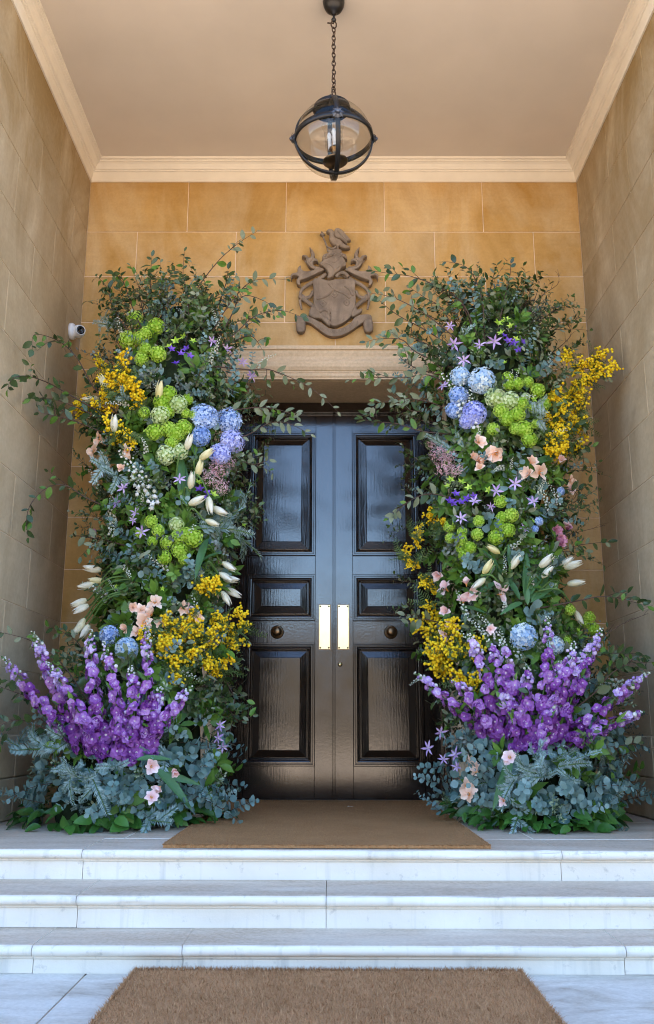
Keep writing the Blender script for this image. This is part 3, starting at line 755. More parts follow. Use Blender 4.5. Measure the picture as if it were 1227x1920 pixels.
for k in range(26):                                    # worn, illegible carving along the ribbon
    x = 300+k*26; yb = 1330 + 110*(1-((x-632)/340)**2) - 40*abs((x-632)/340)
    if k % 5 == 4: continue
    rib('worn_carving', [(x-8, yb-18+rr_.uniform(-8, 8)), (x+rr_.uniform(-6, 6), yb+18+rr_.uniform(-8, 8))], -.0565, 4, sc)
for pts in ([(125, 1240), (200, 1238), (235, 1300), (238, 1400), (215, 1445), (175, 1455), (135, 1440), (118, 1390), (118, 1300)], [(1030, 1290), (1120, 1280), (1146, 1320), (1150, 1400), (1130, 1440), (1080, 1452), (1040, 1430), (1028, 1380)]):
    relief('scroll_end', pts, -.012, .060, .014)

# ================================================================== flowers
# ---- leaf and petal shapes; +Y runs from base to tip, +Z is the upper face
def blade(L, Wd, fold=.15, curl=.15, rows=(.0, .3, .65, 1.0), shape=1.0, tipw=0.0):
    vs = []; idx = []
    for t_ in rows:
        w = Wd*.5*(sin(pi*min(1, max(0, t_**shape)))**.75) if 0 < t_ < 1 else (Wd*.5*tipw if t_ >= 1 else 0)
        y = L*t_; z = -curl*L*t_*t_
        if w <= 1e-6: idx.append([len(vs)]); vs.append((0, y, z))
        else: idx.append([len(vs), len(vs)+1, len(vs)+2]); vs += [(-w, y, z+fold*w), (0, y, z), (w, y, z+fold*w)]
    fs = []
    for a, b in zip(idx[:-1], idx[1:]):
        if len(a) == 1 and len(b) == 3: fs += [(a[0], b[1], b[0]), (a[0], b[2], b[1])]
        elif len(a) == 3 and len(b) == 3: fs += [(a[0], a[1], b[1], b[0]), (a[1], a[2], b[2], b[1])]
        elif len(a) == 3 and len(b) == 1: fs += [(a[0], a[1], b[0]), (a[1], a[2], b[0])]
    return vs, fs
ROUND = (.0, .12, .38, .7, .92, 1.0)
def ico(r=1.0):
    p = (1+5**.5)/2; v = [(-1, p, 0), (1, p, 0), (-1, -p, 0), (1, -p, 0), (0, -1, p), (0, 1, p), (0, -1, -p), (0, 1, -p), (p, 0, -1), (p, 0, 1), (-p, 0, -1), (-p, 0, 1)]
    k = r/sqrt(1+p*p)
    f = [(0, 11, 5), (0, 5, 1), (0, 1, 7), (0, 7, 10), (0, 10, 11), (1, 5, 9), (5, 11, 4), (11, 10, 2), (10, 7, 6), (7, 1, 8), (3, 9, 4), (3, 4, 2), (3, 2, 6), (3, 6, 8), (3, 8, 9), (4, 9, 5), (2, 4, 11), (6, 2, 10), (8, 6, 7), (9, 8, 1)]
    return [(a*k, b*k, c*k) for a, b, c in v], f
ICO = ico()
def frame(pos, d, up=(0, 0, 1), roll=0.0, scale=1.0):
    """matrix whose +Y points along d, +Z as near to up as possible"""
    d = Vector(d).normalized(); u = Vector(up)
    x = d.cross(u)
    if x.length < 1e-3: x = d.cross(Vector((1, 0, .1)))
    x.normalize(); z = x.cross(d)
    Mx = Matrix((x, d, z)).transposed().to_4x4()
    return T(pos) @ Mx @ Matrix.Rotation(roll, 4, 'Y') @ Matrix.Scale(scale, 4)
rnd = random.Random(21)
U = rnd.uniform
def fib(n, top=1.0):
    out = []
    for i in range(n):
        z = 1-(i+.5)*(1+top)/n; r = sqrt(max(0, 1-z*z)); a = i*2.39996
        out.append(Vector((r*cos(a), r*sin(a), z)))
    return out

# ---- sprig prototypes: grow along +Z from the origin
def stem_path(L, bend, n=6):
    a = U(0, 2*pi); return [Vector((bend*L*(i/n)**2*cos(a), bend*L*(i/n)**2*sin(a), L*i/n*(1-.15*bend*(i/n)))) for i in range(n+1)]
def on_path(path, t_):
    k = t_*(len(path)-1); i = min(int(k), len(path)-2); f = k-i
    return path[i].lerp(path[i+1], f), (path[i+1]-path[i]).normalized()
def sprig(kind):
    m = MB()
    if kind == 'euc':
        L = U(.24, .32); p = stem_path(L, U(.1, .4)); m.tube(p, .0026, 4, mat=1, r1=.001)
        npair = 9
        for k in range(npair):
            t_ = .12+.88*k/(npair-1); q, d = on_path(p, t_); a0 = k*1.4+U(-.3, .3)
            for s in (0, pi):
                a = a0+s+U(-.25, .25); o = Vector((cos(a), sin(a), 0)); dr = (o+d*U(.1, .6)).normalized()
                w = U(.046, .062)*(1.1-.5*t_); v, f = blade(w*1.02, w, U(.0, .2), U(-.15, .25), ROUND, .92)
                m.add(v, f, frame(q+dr*.004, dr, d, U(-.5, .5)), 0, U(0, 1))
        return m.mesh('eucalyptus_sprig', [G['euc'], G['stem']])
    if kind == 'eucd':
        L = U(.24, .32); p = stem_path(L, U(.1, .4)); m.tube(p, .0024, 4, mat=1, r1=.001)
        for b in range(4):
            t0 = .15+.2*b; q0, d0 = on_path(p, t0); a = b*2.4; dd = (Vector((cos(a), sin(a), 0))*.7+d0).normalized(); br = [q0+dd*(.13*i/4)+d0*.01*i for i in range(5)]
            m.tube(br, .0014, 3, mat=1, r1=.0007)
            for k in range(9):
                q, d = on_path(br, .1+.9*k/8); a2 = k*2.2; o = Vector((cos(a2), sin(a2), U(-.2, .5))); dr = (o+d*.6).normalized()
                v, f = blade(U(.022, .032), U(.015, .021), .1, U(-.1, .3), (.0, .3, .7, 1.0)); m.add(v, f, frame(q, dr, d, U(-.6, .6)), 0, U(0, 1))
        for k in range(14):
            q, d = on_path(p, .3+.7*k/13); a2 = k*2.4; o = Vector((cos(a2), sin(a2), U(-.2, .4))); dr = (o+d*.5).normalized()
            v, f = blade(U(.024, .034), U(.016, .023), .1, U(-.1, .3), (.0, .3, .7, 1.0)); m.add(v, f, frame(q, dr, d, U(-.6, .6)), 0, U(0, 1))
        return m.mesh('small_leaved_eucalyptus', [G['eucd'], G['stem']])
    if kind == 'dark':
        L = U(.22, .32); p = stem_path(L, U(.1, .5)); m.tube(p, .0026, 4, mat=1, r1=.001)
        for b in range(3):
            t0 = .2+.22*b; q0, d0 = on_path(p, t0); a = b*2.4+U(0, 1); dd = (Vector((cos(a), sin(a), 0))*.8+d0).normalized(); br = [q0+dd*(.12*i/4) for i in range(5)]
            m.tube(br, .0016, 3, mat=1, r1=.0007)
            for k in range(7):
                q, d = on_path(br, .15+.85*k/6); a2 = k*2.6; o = Vector((cos(a2), sin(a2), U(-.3, .5))); dr = (o+d*.8).normalized()
                v, f = blade(U(.044, .064), U(.022, .032), U(.1, .4), U(-.1, .4)); m.add(v, f, frame(q, dr, d, U(-.6, .6)), 2 if U(0, 1) < .16 else 0, U(0, 1))
        for k in range(11):
            q, d = on_path(p, .2+.8*k/10); a2 = k*2.4; o = Vector((cos(a2), sin(a2), U(-.2, .4))); dr = (o+d*.7).normalized()
            v, f = blade(U(.048, .070), U(.024, .034), U(.1, .4), U(-.1, .4)); m.add(v, f, frame(q, dr, d, U(-.6, .6)), 2 if U(0, 1) < .16 else 0, U(0, 1))
        return m.mesh('evergreen_sprig', [G['dark'], G['stem'], G['pale']])
    if kind == 'mid':
        L = U(.18, .26); p = stem_path(L, U(.1, .4)); m.tube(p, .0026, 4, mat=1, r1=.001)
        for k in range(16):
            q, d = on_path(p, .15+.85*k/15); a2 = k*2.4; o = Vector((cos(a2), sin(a2), U(-.2, .4))); dr = (o+d*.6).normalized()
            v, f = blade(U(.055, .080), U(.032, .044), U(.1, .35), U(0, .45)); m.add(v, f, frame(q, dr, d, U(-.5, .5)), 0, U(0, 1))
        return m.mesh('leafy_sprig', [G['mid'], G['gstem']])
    if kind == 'varieg':
        L = U(.18, .25); p = stem_path(L, U(.1, .5)); m.tube(p, .002, 4, mat=1, r1=.001)
        for b in range(6):
            t0 = .1+.15*b; q0, d0 = on_path(p, t0); a = b*2.4+U(0, 1); dd = (Vector((cos(a), sin(a), 0))*.8+d0).normalized(); br = [q0+dd*(.10*i/4) for i in range(5)]
            m.tube(br, .0012, 3, mat=1, r1=.0006)
            for k in range(12):
                q, d = on_path(br, .1+.9*k/11); a2 = k*2.4; o = Vector((cos(a2), sin(a2), U(-.3, .5))); dr = (o+d*.7).normalized()
                v, f = blade(U(.014, .024), U(.008, .013), .2, U(-.2, .3), (.0, .35, .7, 1.0)); m.add(v, f, frame(q, dr, d, U(-.8, .8)), 0, U(0, 1))
        return m.mesh('variegated_sprig', [G['varieg'], G['gstem']])
    if kind == 'silver':
        L = U(.26, .36); a = U(0, 2*pi); bend = U(.5, 1.1)
        p = [Vector((bend*L*.55*(i/9)**2*cos(a), bend*L*.55*(i/9)**2*sin(a), L*(i/9)*(1-.35*bend*(i/9)))) for i in range(10)]
        m.tube(p, .0034, 4, mat=1, r1=.0016)
        def needles(path, n, nl):
            for k in range(n):
                q, d = on_path(path, .05+.95*k/(n-1)); side = d.cross(Vector((0, 0, 1)) if abs(d.z) < .9 else Vector((1, 0, 0))).normalized(); nn = side.cross(d)
                for s in (-1, 1):
                    dr = (side*s*.9+d*.75+nn*U(-.15, .45)).normalized(); l_ = nl*U(.75, 1.15)*(1.05-.5*k/n)
                    v, f = blade(l_, l_*.26, .15, U(-.1, .25), (.0, .4, 1.0)); m.add(v, f, frame(q, dr, nn, U(-.4, .4)), 0, U(0, 1))
        needles(p, 28, .050)
        for b in range(3):
            q0, d0 = on_path(p, .25+.2*b); side = d0.cross(Vector((0, 0, 1)) if abs(d0.z) < .9 else Vector((1, 0, 0))).normalized()*(1 if b % 2 else -1)
            dd = (side*.8+d0*.7).normalized(); br = [q0+dd*(.13*i/4)-Vector((0, 0, .004*i*i)) for i in range(5)]
            m.tube(br, .002, 3, mat=1, r1=.001); needles(br, 17, .038)
        return m.mesh('silver_fir_branch', [G['silver'], G['gstem']])
PROTO = {k: [sprig(k) for _ in range(n)] for k, n in (('euc', 5), ('eucd', 4), ('dark', 6), ('mid', 4), ('varieg', 4), ('silver', 5))}
NAMES = {'euc': 'eucalyptus_sprig', 'eucd': 'small_leaved_eucalyptus', 'dark': 'evergreen_sprig', 'mid': 'leafy_sprig', 'varieg': 'variegated_sprig', 'silver': 'silver_fir_branch'}

def wispy():
    m = MB(); L = U(.34, .48); p = stem_path(L, U(.2, .7), 8); m.tube(p, .0026, 4, mat=1, r1=.0008)
    def lv(path, n, t0):
        for k in range(n):
            q, d = on_path(path, min(.999, t0+(1-t0)*k/(n-1)+U(-.03, .03))); a2 = k*2.6+U(-.5, .5); o = Vector((cos(a2), sin(a2), U(-.3, .4))); dr = (o+d*U(.3, 1)).normalized(); l_ = U(.026, .056)
            v, f = blade(l_, l_*U(.4, .58), U(.1, .4), U(-.2, .5)); m.add(v, f, frame(q, dr, d, U(-.8, .8)), 2 if U(0, 1) < .22 else 0, U(0, 1))
    lv(p, 13, .3)
    for b in range(2):
        q0, d0 = on_path(p, U(.35, .7)); dd = (Vector((U(-1, 1), U(-1, 1), .2))*.7+d0).normalized(); br = [q0+dd*(U(.10, .18)*i/4)+Vector((0, 0, .003*i*i)) for i in range(5)]
        br = [q0+(br[4]-q0)*(i/4)+Vector((0, 0, .003*i*(4-i))) for i in range(5)]
        m.tube(br, .0015, 3, mat=1, r1=.0006); lv(br, 6, .25)
    return m.mesh('wispy_branch', [G['dark'], G['stem'], G['pale']])
WISP = [wispy() for _ in range(8)]
def tuft(kind):
    m = MB(); n = {'euc': 9, 'mid': 9, 'dark': 11, 'varieg': 26}[kind]
    for k in range(n):
        a = k*2.4+U(-.3, .3); tl = U(.35, 1.45); d = Vector((cos(a)*sin(tl), sin(a)*sin(tl), cos(tl))); o = d*U(.0, .03)
        if kind == 'euc': w = U(.040, .058); v, f = blade(w, w, U(0, .2), U(-.1, .2), ROUND, .92); o = d*U(.01, .05)
        elif kind == 'mid': v, f = blade(U(.06, .09), U(.030, .044), U(.1, .4), U(0, .5))
        elif kind == 'dark': v, f = blade(U(.048, .072), U(.022, .034), U(.1, .4), U(0, .4)); o = d*U(0, .05)
        else: v, f = blade(U(.018, .03), U(.010, .015), .2, U(-.2, .3), (.0, .35, .7, 1.0)); o = d*U(.0, .06)
        m.add(v, f, frame(o, d, Vector((-d.x*.6, -d.y*.6, 1)), U(-.6, .6)), 2 if kind == 'dark' and U(0, 1) < .16 else 0, U(0, 1))
        m.tube([(0, 0, -.03), o], .0015, 3, mat=1)
    return m.mesh(kind+'_tuft', [G[kind], G['gstem'] if kind != 'dark' else G['stem']] + ([G['pale']] if kind == 'dark' else []))
TUFT = {k: [tuft(k) for _ in range(5)] for k in ('euc', 'mid', 'dark', 'varieg')}
TN = {'euc': 'eucalyptus', 'mid': 'green', 'dark': 'evergreen', 'varieg': 'variegated'}

# ---- bloom prototypes, facing +Z, radius about 1
def snowball(mats, n=95):
    m = MB(); m.add(ICO[0], ICO[1], Matrix.Scale(.80, 4), 0, -.2)
    for c in fib(n):
        c = c*U(.90, 1.06); Mx = orient(c, c + Vector((U(-.3, .3), U(-.3, .3), U(-.3, .3))), 1, U(0, 6)); tt = U(0, 1)
        for k in range(5):
            a = 2*pi*k/5; r = .155
            m.add([(0, 0, 0), (r*cos(a-.5), r*sin(a-.5), .045), (r*1.25*cos(a), r*1.25*sin(a), .02), (r*cos(a+.5), r*sin(a+.5), .045)], [(0, 1, 2, 3)], Mx, 0, tt)
    return m.mesh('snowball_flower', mats, False)
def hydrangea(mats, n=85):
    m = MB(); m.add(ICO[0], ICO[1], Matrix.Diagonal((.86, .86, .62, 1)), 0, -.2)
    for c in fib(n, .25):
        lump = 1+.09*noise.noise(c*2.3); c = Vector((c.x*lump, c.y*lump, c.z*.78*lump))*U(.93, 1.05)
        Mx = orient(c, c + Vector((U(-.35, .35), U(-.35, .35), U(-.1, .5))), 1, U(0, 6)); tt = U(0, 1)
        for k in range(4):
            a = 2*pi*k/4; r = .155
            m.add([(0, 0, 0), (r*.8*cos(a-.7), r*.8*sin(a-.7), .03), (r*1.25*cos(a-.28), r*1.25*sin(a-.28), .045), (r*1.25*cos(a+.28), r*1.25*sin(a+.28), .045), (r*.8*cos(a+.7), r*.8*sin(a+.7), .03)], [(0, 1, 2, 3, 4)], Mx, 0, tt+U(-.1, .1))
        m.add(ICO[0], ICO[1], Mx @ Matrix.Scale(.028, 4), 1, .7)
    return m.mesh('hydrangea_head', mats, False)
def fuzz(mats, n=190):
    m = MB()
    for _ in range(n):
        c = Vector((rnd.gauss(0, 1), rnd.gauss(0, 1), rnd.gauss(0, 1))).normalized()*U(.45, 1.0); c.z = abs(c.z)*.9-.15
        Mx = orient(c, c+Vector((U(-.5, .5), U(-.5, .5), U(0, .5))), 1, U(0, 6)); tt = U(0, 1); r = U(.05, .09)
        m.add([(0, 0, 0), (r, 0, .03), (r, r, .03), (0, r, .02)], [(0, 1, 2, 3)], Mx, 0, tt); m.add([(0, 0, 0), (-r, 0, .03), (-r, -r, .03), (0, -r, .02)], [(0, 1, 2, 3)], Mx, 0, tt)
        if _ % 9 == 0: m.tube([(0, 0, -.5), c*.95], .012, 3, mat=1)
    return m.mesh('pink_blossom_cluster', mats, False)
def peony(mats):
    m = MB()
    for i in range(46):
        t_ = i/46; a = i*2.4; tilt = .15+1.25*t_
        v, f = blade(.55+.5*t_, .55+.35*t_, .5, -.45, (.0, .35, .75, 1.0), .8, .45)
        d = Vector((cos(a)*sin(tilt), sin(a)*sin(tilt), cos(tilt)))
        m.add(v, f, frame(Vector((cos(a)*.1*t_, sin(a)*.1*t_, .1-.2*t_)), d, Vector((-cos(a), -sin(a), .8)), U(-.3, .3)), 0, U(0, 1))
    return m.mesh('peony_flower', mats)
def floret(mats, n1=5, n2=5, raw=False):
    m = MB()
    for ring_, (cnt, L, Wd, tilt, off) in enumerate(((n1, 1.0, .95, 1.35, 0), (n2, .74, .62, 1.05, .6), (4, .42, .34, .7, .2))):
        for k in range(cnt):
            a = 2*pi*k/cnt+off+U(-.15, .15); d = Vector((cos(a)*sin(tilt), sin(a)*sin(tilt), cos(tilt)+U(-.12, .12)))
            v, f = blade(L*U(.9, 1.08), Wd*1.15, .25, U(.0, .35), (.0, .3, .62, .88, 1.0), 1.35, .35); m.add(v, f, frame((0, 0, .05*ring_), d, Vector((-cos(a)*.4, -sin(a)*.4, 1)), U(-.3, .3)), 0, -9)
            pt_ = U(-.35, .35)
            for i in range(len(m.v)-len(v), len(m.v)):
                rr_2 = min(1, Vector(m.v[i]).length); m.t[i] = .95-.85*rr_2+.12*ring_+pt_
    for k in range(5):
        a = 2*pi*k/5; m.add(ICO[0], ICO[1], T(.09*cos(a), .09*sin(a), .24) @ Matrix.Scale(.075, 4), 1, U(.3, 1))
    return m if raw else m.mesh('floret', mats)
RAWFL = [floret(None, raw=True) for _ in range(3)]
def star(mats):
    m = MB()
    for k in range(6):
        a = 2*pi*k/6+U(-.15, .15); tl = U(.95, 1.45); d = Vector((cos(a)*sin(tl), sin(a)*sin(tl), cos(tl)))
        v, f = blade(U(.85, 1.1), .27, .35, U(-.25, .35), (.0, .25, .6, 1.0), .9); m.add(v, f, frame((0, 0, 0), d, (0, 0, 1), U(-.4, .4)), 0, U(0, 1))
    for k in range(7):
        a = 2*pi*k/7; m.tube([(0, 0, 0), (.1*cos(a), .1*sin(a), .24)], .02, 3, mat=1)
    return m.mesh('star_clematis', mats)
def bell(mats):
    m = MB()
    for k in range(5):
        a = 2*pi*k/5; tl = .55; d = Vector((cos(a)*sin(tl), sin(a)*sin(tl), cos(tl)))
        v, f = blade(1.15, .68, .5, .45, (.0, .4, .75, 1.0), .8, .15); m.add(v, f, frame((0, 0, -.3), d, Vector((-cos(a), -sin(a), .5))), 0, U(0, 1))
    m.tube([(0, 0, -.5), (0, 0, .25)], .06, 4, mat=1)
    return m.mesh('violet_bell', mats)
PB = {
 'snow': [snowball([G['snow']]) for _ in range(3)], 'snowp': [snowball([G['snowp']]) for _ in range(2)],
 'hblue': [hydrangea([G['hblue'], G['eye']]) for _ in range(2)], 'hlil': [hydrangea([G['hlil'], G['eye']]) for _ in range(2)], 'hpale': [hydrangea([G['hpale'], G['eye']]) for _ in range(2)],
 'pink': [fuzz([G['pink'], G['gstem']]) for _ in range(3)], 'peony': [peony([G['peony']]) for _ in range(2)],
 'star': [star([G['clem'], G['eye']]) for _ in range(4)], 'bell': [bell([G['viol'], G['gstem']]) for _ in range(2)],
 'lbell': [bell([G['snow'], G['gstem']]) for _ in range(2)],
 'fl0': [floret([G['del0'], G['eye']]) for _ in range(2)], 'fl1': [floret([G['del1'], G['eye']]) for _ in range(3)], 'fl2': [floret([G['del2'], G['eye']]) for _ in range(2)],
 'flw': [floret([G['bud'], G['gstem']]) for _ in range(2)],
}
BN = {'snow': 'snowball_flower', 'snowp': 'snowball_flower', 'hblue': 'hydrangea_head', 'hlil': 'hydrangea_head', 'hpale': 'hydrangea_head', 'pink': 'pink_blossom_cluster', 'peony': 'peony_flower', 'star': 'star_clematis', 'bell': 'violet_bell', 'lbell': 'green_bud'}
def petal_mesh(L, Wd, curl, mat):
    v, f = blade(L, Wd*1.22, .40, curl, (.0, .2, .45, .72, .92, 1.0), 1.25, .25); m = MB(); m.add(v, f, None, 0, .5)
    for i, p in enumerate(m.v): m.t[i] = .15+.8*min(1, p[1]/L)
    return m.mesh('petal', [mat])
PETAL = {k: [petal_mesh(1.0, .78, .10, G[g]), petal_mesh(.92, .60, .38, G[g]), petal_mesh(1.04, .66, -.25, G[g]), petal_mesh(.96, .72, .55, G[g])] for k, g in (('peach', 'peach'), ('blush', 'pinkp'))}
m = MB(); m.lathe([(.02, -.35), (.08, -.2), (.15, .05), (.20, .16), (.12, .10), (.02, .0)], 10)
for k in range(6): m.tube([(0, 0, 0), (.10*cos(k), .10*sin(k), .42)], .018, 4, mat=1); 
THROAT = m.mesh('flower_throat', [G['throat'], G['eye']])
def tulip_bloom(mat):
    m = MB()
    for k in range(6):
        inner = k >= 3; a0 = 2*pi*(k % 3)/3+(pi/3 if inner else 0); sc = .90 if inner else 1.0; vs = []; fs = []; rows = 7
        for i in range(rows+1):
            t_ = i/rows; r = .195*sc*(sin(pi*(.12+.84*t_**.82))**.85); hw = 1.12*(1-.93*max(0, (t_-.55)/.45)**1.6); z = t_*(1.0 if not inner else .96)
            for j in (-1, -.5, 0, .5, 1):
                a = a0+hw*j; rr = r*(1-.05*abs(j)) + (.02 if j == 0 else 0); vs.append((rr*cos(a), rr*sin(a), z))
        for i in range(rows):
            for j in range(4): fs.append((i*5+j, i*5+j+1, (i+1)*5+j+1, (i+1)*5+j))
        for q_ in range(len(vs)):
            x_, y_, z_ = vs[q_]; e_ = (0 if inner else .05)*z_**2+(.018 if not inner else -.008); vs[q_] = (x_+cos(a0)*e_, y_+sin(a0)*e_, z_+(.03*sin(a0*3+1) if not inner else 0)*z_)
        b = len(m.v); m.add(vs, fs, None, 0, .5)
        for i in range(b, len(m.v)): m.t[i] = (-.25 if inner else .0)+1.0*m.v[i][2]**.6+U(-.12, .12)
    return m.mesh('tulip_bloom', [mat])
TB = {'c': [tulip_bloom(G['tulip'])], 'y': [tulip_bloom(G['tulipy'])]}
v, f = blade(1.0, .17, .5, .35, (.0, .1, .3, .55, .8, .93, 1.0), .8); TLEAF = MB().add(v, f).mesh('tulip_leaf', [G['tleaf']])
def big_leaf(i):
    v, f = blade(1.0, U(.52, .66), U(.1, .4), U(.1, .5), (.0, .15, .4, .7, .9, 1.0), .85); return MB().add(v, f, None, 0, .5).mesh('leaf', [G['salal']])
SALAL = [big_leaf(i) for i in range(5)]
def twig_leaf(mat):
    v, f = blade(1.0, U(.44, .58), U(.1, .35), U(0, .35), (.0, .2, .5, .8, 1.0), .95); return MB().add(v, f, None, 0, U(.2, .8)).mesh('leaf', [mat])
TWL = [twig_leaf(G['dark']) for _ in range(4)] + [twig_leaf(G['mid'])] + [twig_leaf(G['pale']) for _ in range(2)]

def mimosa(seed):
    m = MB(); r_ = random.Random(seed); L = .17; p = stem_path(L, .4); m.tube(p, .002, 4, mat=2, r1=.001)
    for b in range(13):
        q0, d0 = on_path(p, .08+.9*b/12); a = b*2.4; dd = (Vector((cos(a), sin(a), 0))+d0*r_.uniform(.3, .9)).normalized(); l_ = r_.uniform(.03, .065)
        m.tube([q0, q0+dd*l_], .0009, 3, mat=2)
        for k in range(8):
            c = q0+dd*(l_*(.15+.95*k/7))+Vector((r_.uniform(-1, 1), r_.uniform(-1, 1), r_.uniform(-1, 1)))*.014
            m.add(ICO[0], ICO[1], T(c) @ Matrix.Scale(r_.uniform(.0072, .0100), 4), 0, r_.random())
    return m.mesh('mimosa_spray', [G['mim'], G['mleaf'], G['gstem']])
def mfrond(seed):
    m = MB(); p = stem_path(.15, .7); m.tube(p, .0012, 3, mat=1, r1=.0006)
    for k in range(13):
        q, d = on_path(p, .12+.88*k/12); sd = d.cross(Vector((0, 0, 1)) if abs(d.z) < .9 else Vector((1, 0, 0))).normalized()
        for s in (-1, 1):
            dr = (sd*s+d*.55).normalized(); l_ = .042*(1.05-.6*k/12)
            v, f = blade(l_, .0075, .1, .2, (.0, .35, .75, 1.0)); m.add(v, f, frame(q, dr, (0, 0, 1), U(-.6, .6)), 0, U(0, 1))
    return m.mesh('mimosa_frond', [G['mleaf'], G['gstem']])
MIM = [mimosa(i) for i in range(4)]; MFR = [mfrond(i) for i in range(3)]
def whitestem(seed):
    m = MB(); L = .26; p = stem_path(L, .25); m.tube(p, .002, 4, mat=1, r1=.0008)
    for k in range(26):
        t_ = .05+.95*k/25; q, d = on_path(p, t_); a = k*2.4; o = (Vector((cos(a), sin(a), 0))+d*.5).normalized(); l_ = .022*(1.1-.6*t_); c = q+o*l_
        m.tube([q, c], .0007, 3, mat=1); s_ = .0095*(1.15-.65*t_)
        m.add(ICO[0], ICO[1], T(c) @ Matrix.Scale(s_, 4), 0, U(0, 1))
        if t_ < .55:
            for j in range(5):
                b = 2*pi*j/5; Mx = orient(c, o); v, f = blade(s_*1.6, s_*1.2, .3, .2, (.0, .4, 1.0)); m.add(v, f, Mx @ frame((0, 0, 0), (cos(b), sin(b), .5), (0, 0, 1)), 0, U(.4, 1))
    return m.mesh('white_bell_stem', [G['bud'], G['gstem']])
WST = [whitestem(i) for i in range(3)]

# ---- the two columns: outline rows (photo row, dense left and right edge, axis depth, half depth)
TABS = {
 'L': [(578, 300, 400, -.62, .12), (640, 240, 452, -.66, .29), (720, 196, 462, -.68, .38), (800, 172, 455, -.69, .40), (900, 188, 450, -.70, .40), (1000, 196, 458, -.71, .40), (1100, 192, 440, -.72, .40), (1200, 186, 425, -.76, .42), (1300, 125, 425, -.85, .48), (1400, 62, 428, -.93, .55), (1500, 30, 440, -.96, .62), (1552, 60, 400, -.96, .66)],
 'R': [(572, 860, 970, -.62, .12), (635, 812, 1020, -.66, .29), (720, 790, 1045, -.68, .38), (800, 800, 1062, -.69, .40), (900, 800, 1060, -.70, .40), (1000, 808, 1048, -.71, .40), (1100, 818, 1050, -.72, .40), (1200, 812, 1100, -.76, .42), (1300, 838, 1150, -.85, .48), (1400, 838, 1165, -.93, .55), (1500, 822, 1165, -.96, .60), (1552, 860, 1120, -.96, .62)],
}
class Column:
    def __init__(s, tab):
        s.rows = []
        for py, xl, xr, cy, ry in tab:
            a, b = at(xl, py, cy, 1.84), at(xr, py, cy, 1.84)
            s.rows.append(((a.z+b.z)/2 if py < 1540 else 0.02, (a.x+b.x)/2, cy, abs(b.x-a.x)/2, ry))
        s.rows.sort(); s.z0, s.z1 = s.rows[0][0], s.rows[-1][0]
    def get(s, z):
        r = s.rows
        if z <= r[0][0]: return r[0][1:]
        for a, b in zip(r[:-1], r[1:]):
            if z <= b[0]:
                f = (z-a[0])/(b[0]-a[0]); return tuple(a[i]+(b[i]-a[i])*f for i in range(1, 5))
        cx, cy, rx, ry = r[-1][1:]; k = max(.02, 1-(z-r[-1][0])/.15); return cx, cy, rx*k, ry*k
    def hit(s, px, py, out=0.0):
        d = ray(px, py); y = -2.0
        while y < .1:
            P = CAM+d*((y-CAM.y)/d.y); cx, cy, rx, ry = s.get(P.z)
            if P.z < s.z1+.1 and ((P.x-cx)/rx)**2+((P.y-cy)/ry)**2 <= 1:
                n = Vector(((P.x-cx)/rx**2, (P.y-cy)/ry**2, 0)).normalized(); n.z = .12; n.normalize()
                return P+n*out, n
            y += .01
        P = at(px, py, s.get((CAM+d*((-.8-CAM.y)/d.y)).z)[1]-.12); cx, cy, rx, ry = s.get(P.z)
        n = Vector((P.x-cx, -.25, .2)).normalized(); return P, n

CLEAR = {'L': [], 'R': []}        # blooms that foliage must not bury: photo position and radius
FRONT = Vector((0, -1, .05))
def face(n, k=.5, jit=.25): return (n*(1-k)+FRONT*k+Vector((U(-jit, jit), U(-jit, jit), U(-jit, jit)))).normalized()

